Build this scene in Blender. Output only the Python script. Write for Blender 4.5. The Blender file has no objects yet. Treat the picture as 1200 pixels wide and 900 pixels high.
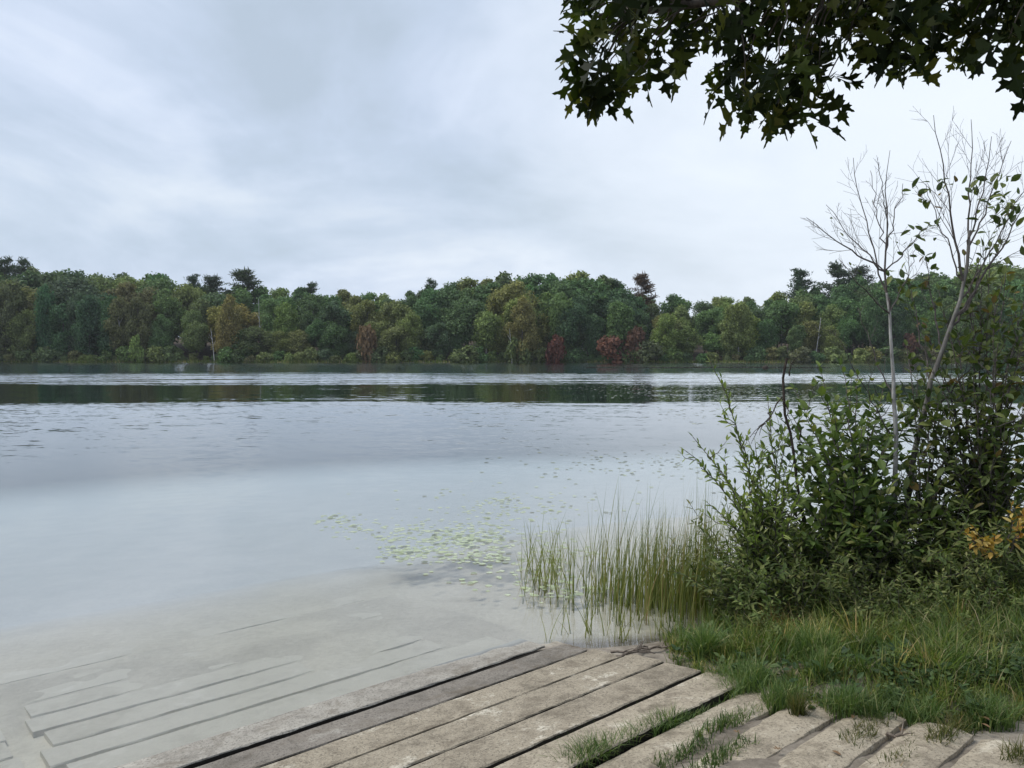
import bpy, math, random
import numpy as np
from mathutils import Vector

random.seed(11)
rng = np.random.default_rng(11)
sc = bpy.context.scene
C = sc.collection
R = math.radians

# ------------------------------------------------------------------ camera
EYE = 2.5                                  # lens height above the lake
PITCH = math.atan(36 / 900)
cam_d = bpy.data.cameras.new('camera')
cam = bpy.data.objects.new('camera', cam_d)
C.objects.link(cam)
cam.location = (0, 0, EYE)
cam.rotation_euler = (math.pi / 2 - PITCH, 0, 0)
cam_d.sensor_width = 36
cam_d.lens = 27.0
cam_d.clip_start = 0.05
cam_d.clip_end = 3000
sc.camera = cam

# ------------------------------------------------------------------ world: overcast sky
SUN_EL, SUN_AZ = R(54), R(-75)              # azimuth from +Y towards +X
world = bpy.data.worlds.new('World')
sc.world = world
world.use_nodes = True
nt = world.node_tree
nt.nodes.clear()


def nn(tree, kind, **kw):
    n = tree.nodes.new(kind)
    for k, v in kw.items():
        setattr(n, k, v)
    return n


def mathn(tree, op, a, b=None, c=None, clamp=False):
    n = nn(tree, 'ShaderNodeMath', operation=op, use_clamp=clamp)
    for i, v in enumerate((a, b, c)):
        if v is None:
            continue
        if isinstance(v, (int, float)):
            n.inputs[i].default_value = v
        else:
            tree.links.new(v, n.inputs[i])
    return n.outputs[0]


def mixc(tree, fac, a, b, blend='MIX'):
    n = nn(tree, 'ShaderNodeMix', data_type='RGBA', blend_type=blend)
    n.clamp_factor = True
    for sock, v in ((n.inputs['Factor'], fac), (n.inputs[6], a), (n.inputs[7], b)):
        if isinstance(v, (int, float)):
            sock.default_value = v
        elif isinstance(v, tuple):
            sock.default_value = v if len(v) == 4 else v + (1,)
        else:
            tree.links.new(v, sock)
    return n.outputs[2]


def mixf(tree, fac, a, b):
    return mathn(tree, 'ADD', mathn(tree, 'MULTIPLY', mathn(tree, 'SUBTRACT', 1.0, fac), a), mathn(tree, 'MULTIPLY', fac, b))


def noise(tree, vec, scale, detail=4, rough=0.55, dist=0.0):
    n = nn(tree, 'ShaderNodeTexNoise')
    n.inputs['Scale'].default_value = scale
    n.inputs['Detail'].default_value = detail
    n.inputs['Roughness'].default_value = rough
    n.inputs['Distortion'].default_value = dist
    if vec is not None:
        tree.links.new(vec, n.inputs['Vector'])
    return n


def ramp(tree, fac, stops, interp='LINEAR'):
    n = nn(tree, 'ShaderNodeValToRGB')
    n.color_ramp.interpolation = interp
    els = n.color_ramp.elements
    while len(els) > 1:
        els.remove(els[-1])
    for i, (p, c) in enumerate(stops):
        e = els[0] if i == 0 else els.new(p)
        e.position = p
        c = c if isinstance(c, tuple) else (c, c, c)
        e.color = c + (1,)
    tree.links.new(fac, n.inputs[0])
    return n.outputs[0]


def smooth(tree, v, lo, hi):
    n = nn(tree, 'ShaderNodeMapRange', interpolation_type='SMOOTHSTEP')
    n.inputs['From Min'].default_value = lo
    n.inputs['From Max'].default_value = hi
    tree.links.new(v, n.inputs['Value'])
    return n.outputs[0]


tc = nn(nt, 'ShaderNodeTexCoord')
sep = nn(nt, 'ShaderNodeSeparateXYZ')
nt.links.new(tc.outputs['Generated'], sep.inputs[0])
zc = mathn(nt, 'ADD', mathn(nt, 'MAXIMUM', sep.outputs[2], 0.0), 0.42)
cx = mathn(nt, 'DIVIDE', sep.outputs[0], zc)
cy = mathn(nt, 'DIVIDE', sep.outputs[1], zc)
comb = nn(nt, 'ShaderNodeCombineXYZ')
nt.links.new(cx, comb.inputs[0])
nt.links.new(cy, comb.inputs[1])
comb.inputs[2].default_value = 3.7
n1 = noise(nt, comb.outputs[0], 1.7, 6, 0.55, 0.5)
n2 = noise(nt, comb.outputs[0], 5.0, 5, 0.55, 0.3)
cl = mathn(nt, 'ADD', mathn(nt, 'MULTIPLY', n1.outputs[0], 0.78), mathn(nt, 'MULTIPLY', n2.outputs[0], 0.22))
cloud = ramp(nt, cl, [(0.36, (0.42, 0.50, 0.60)), (0.46, (0.485, 0.57, 0.70)), (0.54, (0.57, 0.65, 0.79)), (0.65, (0.73, 0.79, 0.89))])
# the grey-blue base of the cloud deck a little above the trees, brighter gap right at the horizon
band = mathn(nt, 'MULTIPLY', smooth(nt, sep.outputs[2], 0.30, 0.17), smooth(nt, sep.outputs[2], 0.07, 0.15))
cloud = mixc(nt, mathn(nt, 'MULTIPLY', band, 0.35), cloud, (0.43, 0.52, 0.595))
# thinner cloud towards the sun
dot = nn(nt, 'ShaderNodeVectorMath', operation='DOT_PRODUCT')
nt.links.new(tc.outputs['Generated'], dot.inputs[0])
bd = Vector((0.50, 0.84, 0.30)).normalized()
dot.inputs[1].default_value = bd
glow = mathn(nt, 'ADD', smooth(nt, dot.outputs['Value'], 0.80, 1.0),
             mathn(nt, 'MULTIPLY', mathn(nt, 'SUBTRACT', n1.outputs[0], 0.5), 1.1), clamp=True)
cloud = mixc(nt, mathn(nt, 'MULTIPLY', glow, 0.85), cloud, (0.78, 0.84, 0.91))
sky = nn(nt, 'ShaderNodeTexSky', sky_type='NISHITA')
sky.sun_disc = False
sky.sun_elevation = SUN_EL
sky.sun_rotation = SUN_AZ
bg1 = nn(nt, 'ShaderNodeBackground')
bg1.inputs[1].default_value = 0.08
nt.links.new(sky.outputs[0], bg1.inputs[0])
bg2 = nn(nt, 'ShaderNodeBackground')
bg2.inputs[1].default_value = 1.0
nt.links.new(cloud, bg2.inputs[0])
mixs = nn(nt, 'ShaderNodeMixShader')
mixs.inputs[0].default_value = 0.93
nt.links.new(bg1.outputs[0], mixs.inputs[1])
nt.links.new(bg2.outputs[0], mixs.inputs[2])
wout = nn(nt, 'ShaderNodeOutputWorld')
nt.links.new(mixs.outputs[0], wout.inputs[0])

# ------------------------------------------------------------------ sun behind the cloud, exposure
sun_d = bpy.data.lights.new('sun', 'SUN')
sun_d.energy = 2.3
sun_d.angle = R(25)
sun_d.color = (1.0, 0.96, 0.9)
sun = bpy.data.objects.new('sun', sun_d)
C.objects.link(sun)
sdir = Vector((math.sin(SUN_AZ) * math.cos(SUN_EL), math.cos(SUN_AZ) * math.cos(SUN_EL), math.sin(SUN_EL)))
sun.rotation_euler = sdir.to_track_quat('Z', 'Y').to_euler()
sun.location = sdir * 50
vs = sc.view_settings
vs.view_transform = 'Standard'
vs.look = 'None'
vs.exposure = 0.32
vs.gamma = 1.0
vs.use_curve_mapping = False
sc.cycles.use_denoising = True
sc.cycles.max_bounces = 8
sc.cycles.transparent_max_bounces = 12
sc.cycles.caustics_reflective = False
sc.cycles.caustics_refractive = False

# ------------------------------------------------------------------ helpers
F_PX = 900.0
CP, SP = math.cos(PITCH), math.sin(PITCH)


def ray(u, v):
    a, b = (u - 600) / F_PX, (450 - v) / F_PX
    return np.array([a, CP + b * SP, -SP + b * CP])


def at_z(u, v, z=0.0):
    r = ray(u, v)
    return np.array([0, 0, EYE]) + r * ((z - EYE) / r[2])


def at_y(u, v, Y):
    r = ray(u, v)
    return np.array([0, 0, EYE]) + r * (Y / r[1])


def unit(a):
    return a / np.maximum(np.linalg.norm(a, axis=-1, keepdims=True), 1e-9)


class MB:
    """collects vertices and faces, then links them as one mesh object"""

    def __init__(s):
        s.V, s.F, s.n = [], [], 0

    def add(s, V, F):
        V = np.asarray(V, float).reshape(-1, 3)
        s.V.append(V)
        for f in F:
            f = np.asarray(f, int)
            if f.ndim == 1:
                f = f[None]
            s.F.append(f + s.n)
        s.n += len(V)

    def tube(s, P, r, k=5, cap=True):
        P = np.asarray(P, float)
        n = len(P)
        r = np.broadcast_to(np.asarray(r, float), (n,))
        T = np.gradient(P, axis=0)
        T = unit(T)
        ref = np.array([0.31, 0.22, 0.92]) if abs(T[0, 2]) < 0.8 else np.array([0.9, 0.3, 0.1])
        X = unit(np.cross(T, ref))
        Y = np.cross(T, X)
        a = np.arange(k) * 2 * math.pi / k
        V = P[:, None] + r[:, None, None] * (np.cos(a)[None, :, None] * X[:, None] + np.sin(a)[None, :, None] * Y[:, None])
        i = np.arange(n - 1)[:, None] * k
        j = np.arange(k)[None]
        j2 = (j + 1) % k
        q = np.stack([i + j, i + j2, i + k + j2, i + k + j], -1).reshape(-1, 4)
        F = [q]
        if cap:
            F.append(np.arange(k)[::-1].copy())
            F.append((n - 1) * k + np.arange(k))
        s.add(V.reshape(-1, 3), F)

    def leaves(s, tmpl, P, D, N, S, W=None):
        """template leaves: x along D, z along N"""
        TV, TF = tmpl
        P, D, N = (np.asarray(q, float).reshape(-1, 3) for q in (P, D, N))
        if len(P) == 0:
            return
        S = np.broadcast_to(np.asarray(S, float), (len(P),))
        X = unit(D)
        Y = unit(np.cross(N, X))
        Z = np.cross(X, Y)
        W = np.ones(len(P)) if W is None else W
        V = P[:, None] + S[:, None, None] * (TV[None, :, 0, None] * X[:, None] + TV[None, :, 1, None] * W[:, None, None] * Y[:, None] + TV[None, :, 2, None] * Z[:, None])
        k = len(TV)
        off = (np.arange(len(P)) * k)[:, None, None]
        s.add(V.reshape(-1, 3), [(np.asarray(f)[None] + off).reshape(-1, np.asarray(f).shape[1]) for f in TF])

    def blades(s, P, H, az, lean, w, segs=3, curl=1.8):
        """grass blades: base P, length H, lean azimuth az, lean amount, base width w"""
        n = len(P)
        P = np.asarray(P, float)
        dirv = np.stack([np.cos(az), np.sin(az), 0 * az], -1)
        yaw = az + rng.uniform(0.6, 2.5, n)
        side = np.stack([np.cos(yaw), np.sin(yaw), 0 * az], -1)
        V = []
        for i in range(segs + 1):
            t = i / segs
            c = P + dirv * (H * lean * t ** curl)[:, None]
            c[:, 2] += H * t * np.sqrt(np.maximum(1 - (lean * t ** (curl - 1)) ** 2 * 0.75, 0.06))
            if i < segs:
                ww = (w * (1 - t ** 1.6) * 0.5)[:, None]
                V += [c - side * ww, c + side * ww]
            else:
                V += [c]
        k = len(V)
        V = np.stack(V, 1)
        off = (np.arange(n) * k)[:, None]
        F = []
        for i in range(segs - 1):
            F.append(off + np.array([2 * i, 2 * i + 1, 2 * i + 3, 2 * i + 2])[None])
        F.append(off + np.array([2 * segs - 2, 2 * segs - 1, 2 * segs])[None])
        s.add(V.reshape(-1, 3), F)

    def mesh(s, name, mat, smooth=False):
        me = bpy.data.meshes.new(name)
        V = np.concatenate(s.V) if s.V else np.zeros((0, 3))
        me.vertices.add(len(V))
        me.vertices.foreach_set('co', V.ravel())
        li = np.concatenate([f.ravel() for f in s.F])
        tot = np.concatenate([np.full(len(f), f.shape[1]) for f in s.F])
        st = np.concatenate([[0], np.cumsum(tot)[:-1]])
        me.loops.add(len(li))
        me.loops.foreach_set('vertex_index', li.astype(np.int32))
        me.polygons.add(len(tot))
        me.polygons.foreach_set('loop_start', st.astype(np.int32))
        me.polygons.foreach_set('loop_total', tot.astype(np.int32))
        me.polygons.foreach_set('use_smooth', np.full(len(tot), bool(smooth)))
        me.materials.append(mat)
        me.update(calc_edges=True)
        me.validate()
        return me

    def build(s, name, mat, parent=None, smooth=False):
        o = bpy.data.objects.new(name, s.mesh(name, mat, smooth))
        C.objects.link(o)
        if parent is not None:
            o.parent = parent
        return o


def tag(o, label=None, cat=None, group=None, kind=None):
    if label:
        o['label'] = label
    if cat:
        o['category'] = cat
    if group:
        o['group'] = group
    if kind:
        o['kind'] = kind
    return o


def thing(name, label, cat, loc=(0, 0, 0), group=None):
    o = bpy.data.objects.new(name, None)
    C.objects.link(o)
    o.location = loc
    o.empty_display_size = 0.1
    return tag(o, label, cat, group)


def link_mesh(name, me, parent=None, loc=None):
    o = bpy.data.objects.new(name, me)
    C.objects.link(o)
    if parent is not None:
        o.parent = parent
    if loc is not None:
        o.location = loc
    return o


def inside(poly, P):
    x, y = P[:, 0], P[:, 1]
    r = np.zeros(len(P), bool)
    n = len(poly)
    for i in range(n):
        x1, y1 = poly[i][:2]
        x2, y2 = poly[(i + 1) % n][:2]
        c = ((y1 > y) != (y2 > y)) & (x < (x2 - x1) * (y - y1) / (y2 - y1 + 1e-12) + x1)
        r ^= c
    return r


def seg_dist(poly, P, closed=False):
    """signed distance to a polyline, positive on its right-hand side"""
    best = np.full(len(P), 1e9)
    sign = np.ones(len(P))
    pts = list(poly) + ([poly[0]] if closed else [])
    for a, b in zip(pts[:-1], pts[1:]):
        a, b = np.asarray(a[:2], float), np.asarray(b[:2], float)
        ab = b - a
        t = np.clip(((P - a) @ ab) / (ab @ ab), 0, 1)
        q = P - (a + t[:, None] * ab)
        dist = np.hypot(q[:, 0], q[:, 1])
        cr = ab[0] * (P[:, 1] - a[1]) - ab[1] * (P[:, 0] - a[0])
        m = dist < best - 1e-9
        best = np.where(m, dist, best)
        sign = np.where(m, np.where(cr < 0, 1, -1), sign)
    return best * sign


def sstep(x, a, b):
    t = np.clip((x - a) / (b - a), 0, 1)
    return t * t * (3 - 2 * t)


_G = rng.random((64, 64))


def vnoise(x, y, s):
    x, y = np.asarray(x, float) * s + 100.3, np.asarray(y, float) * s + 57.1
    xi, yi = np.floor(x).astype(int), np.floor(y).astype(int)
    fx, fy = x - xi, y - yi
    fx, fy = fx * fx * (3 - 2 * fx), fy * fy * (3 - 2 * fy)
    g = lambda a, b: _G[a % 64, b % 64]
    return (g(xi, yi) * (1 - fx) + g(xi + 1, yi) * fx) * (1 - fy) + (g(xi, yi + 1) * (1 - fx) + g(xi + 1, yi + 1) * fx) * fy - 0.5


# ------------------------------------------------------------------ materials
def new_mat(name):
    m = bpy.data.materials.new(name)
    m.use_nodes = True
    t = m.node_tree
    t.nodes.clear()
    out = nn(t, 'ShaderNodeOutputMaterial')
    return m, t, out


def principled(t, out, col, rough=0.8, spec=0.3, bump=None, bump_s=0.3, bump_d=0.01):
    b = nn(t, 'ShaderNodeBsdfPrincipled')
    if isinstance(col, tuple):
        b.inputs['Base Color'].default_value = col + (1,)
    else:
        t.links.new(col, b.inputs['Base Color'])
    if isinstance(rough, (int, float)):
        b.inputs['Roughness'].default_value = rough
    else:
        t.links.new(rough, b.inputs['Roughness'])
    b.inputs['Specular IOR Level'].default_value = spec
    if bump is not None:
        bn = nn(t, 'ShaderNodeBump')
        bn.inputs['Strength'].default_value = bump_s
        bn.inputs['Distance'].default_value = bump_d
        t.links.new(bump, bn.inputs['Height'])
        t.links.new(bn.outputs[0], b.inputs['Normal'])
    t.links.new(b.outputs[0], out.inputs[0])
    return b


def leaf_mat(name, stops, trans=0.3, rough=0.5, spec=0.35, tint=False, tcol=(1.2, 1.35, 0.6)):
    """each leaf (mesh island) takes its own colour from the ramp"""
    m, t, out = new_mat(name)
    g = nn(t, 'ShaderNodeNewGeometry')
    col = ramp(t, g.outputs['Random Per Island'], stops)
    if tint:
        oi = nn(t, 'ShaderNodeObjectInfo')
        col = mixc(t, 1.0, col, oi.outputs['Color'], 'MULTIPLY')
    b = nn(t, 'ShaderNodeBsdfPrincipled')
    t.links.new(col, b.inputs['Base Color'])
    b.inputs['Roughness'].default_value = rough
    b.inputs['Specular IOR Level'].default_value = spec
    tr = nn(t, 'ShaderNodeBsdfTranslucent')
    t.links.new(mixc(t, 1.0, col, tcol, 'MULTIPLY'), tr.inputs[0])
    mx = nn(t, 'ShaderNodeMixShader')
    mx.inputs[0].default_value = trans
    t.links.new(b.outputs[0], mx.inputs[1])
    t.links.new(tr.outputs[0], mx.inputs[2])
    t.links.new(mx.outputs[0], out.inputs[0])
    return m


def bark_mat(name, a, b, scale=20, c=None):
    m, t, out = new_mat(name)
    co = nn(t, 'ShaderNodeTexCoord').outputs['Object']
    mp = nn(t, 'ShaderNodeMapping')
    mp.inputs['Scale'].default_value = (1, 1, 0.35)
    t.links.new(co, mp.inputs[0])
    n = noise(t, mp.outputs[0], scale, 5, 0.65)
    col = ramp(t, n.outputs[0], [(0.35, a), (0.62, b)] + ([(0.75, c)] if c else []))
    principled(t, out, col, 0.85, 0.2, n.outputs[0], 0.5, 0.01)
    return m


M = {}
M['far_leaf'] = leaf_mat('far_leaf', [(0.0, (0.62, 0.62, 0.62)), (0.55, (1, 1, 1)), (1.0, (1.5, 1.45, 1.25))], 0.25, 0.7, 0.15, tint=True, tcol=(1.0, 1.1, 0.7))
M['far_bark'] = bark_mat('far_bark', (0.05, 0.045, 0.04), (0.13, 0.12, 0.11), 3)
M['pale_bark'] = bark_mat('pale_bark', (0.3, 0.29, 0.27), (0.6, 0.59, 0.56), 3)
M['bark'] = bark_mat('bark', (0.035, 0.03, 0.026), (0.11, 0.095, 0.08), 30)
M['birch'] = bark_mat('birch', (0.10, 0.095, 0.09), (0.42, 0.41, 0.39), 14, (0.58, 0.57, 0.55))
M['silver_bark'] = bark_mat('silver_bark', (0.06, 0.053, 0.047), (0.24, 0.23, 0.21), 9, (0.66, 0.65, 0.62))
M['twig'] = bark_mat('twig', (0.05, 0.042, 0.038), (0.13, 0.115, 0.105), 40)
M['dead'] = bark_mat('dead', (0.02, 0.017, 0.015), (0.07, 0.055, 0.045), 40)
M['stick'] = bark_mat('stick', (0.07, 0.055, 0.045), (0.2, 0.165, 0.13), 40)
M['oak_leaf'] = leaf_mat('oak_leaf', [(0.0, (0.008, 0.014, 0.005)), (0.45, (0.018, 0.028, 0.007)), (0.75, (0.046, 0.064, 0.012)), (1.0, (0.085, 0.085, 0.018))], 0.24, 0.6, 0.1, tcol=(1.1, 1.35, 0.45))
M['willow_leaf'] = leaf_mat('willow_leaf', [(0.0, (0.085, 0.13, 0.03)), (0.6, (0.18, 0.24, 0.06)), (1.0, (0.30, 0.34, 0.11))], 0.3, 0.55, 0.22)
M['shrub_leaf'] = leaf_mat('shrub_leaf', [(0.0, (0.042, 0.075, 0.02)), (0.5, (0.095, 0.145, 0.036)), (0.85, (0.17, 0.225, 0.062)), (1.0, (0.26, 0.26, 0.09))], 0.25, 0.55, 0.22)
M['thicket_leaf'] = leaf_mat('thicket_leaf', [(0.0, (0.038, 0.062, 0.02)), (0.55, (0.085, 0.118, 0.034)), (0.92, (0.17, 0.195, 0.06)), (0.97, (0.13, 0.09, 0.045)), (1.0, (0.22, 0.15, 0.03))], 0.25, 0.55, 0.22)
M['weed_leaf'] = leaf_mat('weed_leaf', [(0.0, (0.05, 0.08, 0.022)), (0.6, (0.115, 0.15, 0.042)), (1.0, (0.22, 0.23, 0.085))], 0.25, 0.55, 0.22, tint=True)
M['yellow_leaf'] = leaf_mat('yellow_leaf', [(0.0, (0.30, 0.14, 0.03)), (0.5, (0.42, 0.28, 0.06)), (1.0, (0.5, 0.40, 0.14))], 0.3, 0.5, 0.3)
M['cover_leaf'] = leaf_mat('cover_leaf', [(0.0, (0.025, 0.05, 0.018)), (0.7, (0.055, 0.095, 0.03)), (1.0, (0.11, 0.15, 0.05))], 0.2, 0.55, 0.22)
M['grass'] = leaf_mat('grass', [(0.0, (0.06, 0.105, 0.026)), (0.6, (0.14, 0.195, 0.048)), (0.80, (0.21, 0.24, 0.065)), (0.88, (0.28, 0.24, 0.12)), (1.0, (0.42, 0.36, 0.22))], 0.3, 0.55, 0.3)
for nm in ('grass',):
    t = M[nm].node_tree
    b_ = next(q for q in t.nodes if q.type == 'BSDF_PRINCIPLED')
    old = b_.inputs['Base Color'].links[0].from_socket
    pn = noise(t, nn(t, 'ShaderNodeNewGeometry').outputs['Position'], 2.3, 3, 0.6)
    hue = ramp(t, pn.outputs[0], [(0.36, (0.62, 0.78, 0.62)), (0.5, (1.0, 1.0, 1.0)), (0.60, (1.55, 1.35, 1.0)), (0.70, (1.5, 1.05, 0.8))])
    new = mixc(t, 1.0, old, hue, 'MULTIPLY')
    t.links.new(new, b_.inputs['Base Color'])
M['tuft'] = leaf_mat('tuft', [(0.0, (0.05, 0.085, 0.028)), (0.6, (0.10, 0.145, 0.045)), (0.9, (0.17, 0.19, 0.08)), (1.0, (0.34, 0.29, 0.17))], 0.3, 0.55, 0.3, tint=True)
M['reed'] = leaf_mat('reed', [(0.0, (0.075, 0.105, 0.025)), (0.5, (0.165, 0.195, 0.045)), (0.82, (0.27, 0.265, 0.085)), (1.0, (0.29, 0.20, 0.10))], 0.3, 0.5, 0.35)
M['dry_leaf'] = leaf_mat('dry_leaf', [(0.0, (0.12, 0.07, 0.04)), (1.0, (0.24, 0.15, 0.08))], 0.15, 0.7, 0.2)
M['pad'] = leaf_mat('pad', [(0.0, (0.26, 0.31, 0.15)), (0.6, (0.36, 0.41, 0.23)), (1.0, (0.45, 0.49, 0.31))], 0.0, 0.3, 0.9, tint=True)


def concrete(name, dark, mid, pale, scale=1.0, spots=1.0, rough=0.85):
    m, t, out = new_mat(name)
    co = nn(t, 'ShaderNodeTexCoord').outputs['Object']
    oi = nn(t, 'ShaderNodeObjectInfo')
    off = nn(t, 'ShaderNodeVectorMath', operation='ADD')
    sc_ = nn(t, 'ShaderNodeVectorMath', operation='SCALE')
    cmb = nn(t, 'ShaderNodeCombineXYZ')
    for i in range(3):
        t.links.new(oi.outputs['Random'], cmb.inputs[i])
    t.links.new(cmb.outputs[0], sc_.inputs[0])
    sc_.inputs['Scale'].default_value = 37.0
    t.links.new(co, off.inputs[0])
    t.links.new(sc_.outputs[0], off.inputs[1])
    v = off.outputs[0]
    big = noise(t, v, 2.2 * scale, 5, 0.62, 0.4)
    med = noise(t, v, 11 * scale, 5, 0.65)
    fine = noise(t, v, 62, 4, 0.75)
    grit = nn(t, 'ShaderNodeTexVoronoi')
    grit.inputs['Scale'].default_value = 60
    t.links.new(v, grit.inputs['Vector'])
    k = mathn(t, 'ADD', mathn(t, 'MULTIPLY', big.outputs[0], 0.6), mathn(t, 'MULTIPLY', med.outputs[0], 0.4))
    col = ramp(t, k, [(0.36, dark), (0.50, mid), (0.565, mid), (0.63, pale)])
    col = mixc(t, mathn(t, 'MULTIPLY', smooth(t, fine.outputs[0], 0.50, 0.64), 0.75 * spots), col, tuple(x * 0.45 for x in dark))
    col = mixc(t, mathn(t, 'MULTIPLY', smooth(t, grit.outputs['Distance'], 0.30, 0.10), 0.45 * spots), col, pale)
    dirt = noise(t, v, 4.5 * scale, 6, 0.7, 0.8)
    col = mixc(t, mathn(t, 'MULTIPLY', smooth(t, dirt.outputs[0], 0.48, 0.66), 0.55 * min(1, spots * 1.0)), col, (0.13, 0.105, 0.075))
    h = mathn(t, 'ADD', mathn(t, 'MULTIPLY', fine.outputs[0], 0.5), mathn(t, 'MULTIPLY', med.outputs[0], 1.0))
    principled(t, out, col, rough, 0.25, h, 0.8, 0.016)
    return m


M['concrete'] = concrete('concrete', (0.18, 0.152, 0.112), (0.32, 0.275, 0.205), (0.56, 0.51, 0.41))
M['concrete_sandy'] = concrete('concrete_sandy', (0.215, 0.182, 0.132), (0.37, 0.318, 0.238), (0.52, 0.465, 0.365), 1.3)
M['concrete_wet'] = concrete('concrete_wet', (0.14, 0.124, 0.102), (0.225, 0.20, 0.168), (0.34, 0.315, 0.27))
m, t, out = new_mat('gap_shade')
principled(t, out, (0.016, 0.014, 0.011), 0.6, 0.2)  # near-black plank sides: shade inside the joints put into the colour
M['gap_shade'] = m
M['concrete_awash'] = concrete('concrete_awash', (0.22, 0.20, 0.17), (0.34, 0.315, 0.27), (0.46, 0.43, 0.37))
t = M['concrete_awash'].node_tree
b_ = next(q for q in t.nodes if q.type == 'BSDF_PRINCIPLED')
old = b_.inputs['Base Color'].links[0].from_socket
sz = nn(t, 'ShaderNodeSeparateXYZ')
t.links.new(nn(t, 'ShaderNodeNewGeometry').outputs['Position'], sz.inputs[0])
t.links.new(mixc(t, smooth(t, sz.outputs[2], 0.004, -0.008), old, (0.60, 0.59, 0.52)), b_.inputs['Base Color'])
M['concrete_marl'] = concrete('concrete_marl', (0.65, 0.61, 0.49), (0.76, 0.72, 0.595), (0.83, 0.79, 0.67), 0.8, 0.12)

# ground: soil, sand, marl, silt and forest floor, laid out by a painted zone attribute
gm, t, out = new_mat('ground')
at_ = nn(t, 'ShaderNodeAttribute', attribute_name='zone')
sp = nn(t, 'ShaderNodeSeparateColor')
t.links.new(at_.outputs['Color'], sp.inputs[0])
pos = nn(t, 'ShaderNodeNewGeometry').outputs['Position']
na = noise(t, pos, 1.4, 6, 0.6)
nb = noise(t, pos, 16, 6, 0.68)
ncf = noise(t, pos, 90, 3, 0.7)
kk = mathn(t, 'ADD', mathn(t, 'MULTIPLY', na.outputs[0], 0.5), mathn(t, 'MULTIPLY', nb.outputs[0], 0.5))
sand = ramp(t, kk, [(0.34, (0.16, 0.135, 0.105)), (0.5, (0.28, 0.245, 0.20)), (0.64, (0.40, 0.36, 0.30))])
soil = ramp(t, kk, [(0.36, (0.03, 0.024, 0.017)), (0.5, (0.075, 0.058, 0.04)), (0.64, (0.16, 0.13, 0.095))])
marl = ramp(t, kk, [(0.36, (0.64, 0.595, 0.47)), (0.6, (0.79, 0.745, 0.61))])
silt = ramp(t, kk, [(0.36, (0.68, 0.70, 0.69)), (0.6, (0.78, 0.79, 0.77))])
gsz = nn(t, 'ShaderNodeSeparateXYZ')
t.links.new(pos, gsz.inputs[0])
silt = mixc(t, smooth(t, gsz.outputs[2], -2.5, -4.2), silt, (0.035, 0.04, 0.03))
col = mixc(t, sp.outputs[0], sand, soil)
col = mixc(t, sp.outputs[1], col, marl)
col = mixc(t, sp.outputs[2], col, silt)
col = mixc(t, mathn(t, 'MULTIPLY', smooth(t, ncf.outputs[0], 0.55, 0.72), 0.35), col, (0.06, 0.05, 0.04))
col = mixc(t, at_.outputs['Alpha'], col, (0.012, 0.010, 0.008))  # alpha: near-black joint floors, painting in the shade of deep gaps
principled(t, out, col, 0.92, 0.15, mathn(t, 'ADD', nb.outputs[0], mathn(t, 'MULTIPLY', ncf.outputs[0], 0.4)), 0.6, 0.02)
M['ground'] = gm

# ------------------------------------------------------------------ lie of the land
d2 = np.array([0.8153, 0.57904])
n2v = np.array([0.57904, -0.8153])
c0 = -5.0236
ev = d2 - 0.105 * n2v
ev /= np.hypot(*ev)
mv = np.array([ev[1], -ev[0]])
PITCHW = 0.352
M0 = float(mv @ (d2 * 2 + n2v * (c0 + 0.16)))
E_L, E_R = 0.95, 4.72                                   # ends of the ramp planks along ev
px = lambda *pts: [at_z(u, v, 0)[:2] for u, v in pts]
SHORE = [d2 * -60 + n2v * c0] + [d2 * 4.05 + n2v * c0] + px((700, 757), (760, 752), (815, 742), (838, 722), (855, 700), (880, 686), (940, 664), (1010, 652), (1100, 643), (1200, 640)) + [np.array(q) for q in ((14, 11), (40, 22), (120, 55), (420, 90))]


def ramp_z(p):
    w = p @ n2v - c0
    return np.where(w > 0, 0.12 * w, 0.09 * w)


def at_ramp(u, v):
    r = ray(u, v)
    o = np.array([0, 0, EYE])
    tt = (0.12 * (0 - c0) - EYE) / (r[2] - 0.12 * (n2v @ r[:2]))
    return o + r * tt


BANK = [at_ramp(*q)[:2] for q in ((706, 762), (770, 772), (812, 788), (850, 800), (905, 815), (955, 829), (1040, 826), (1110, 849), (1200, 832))]
BANKLINE = [np.array(SHORE[2])] + BANK + [BANK[-1] + np.array([1.5, -0.4]), BANK[-1] + np.array([20, -6])]
BANKPOLY = [np.array(SHORE[2])] + BANK + [BANK[-1] + np.array([1.5, -0.4]), BANK[-1] + np.array([20, -6]), np.array([40, 22])] + [np.array(q) for q in SHORE[13:2:-1]]
FAR = 204.0


def far_edge(x):
    return FAR + 2.5 * np.sin(x * 0.045 + 1) + 1.2 * np.sin(x * 0.13) - 0.012 * x


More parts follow.
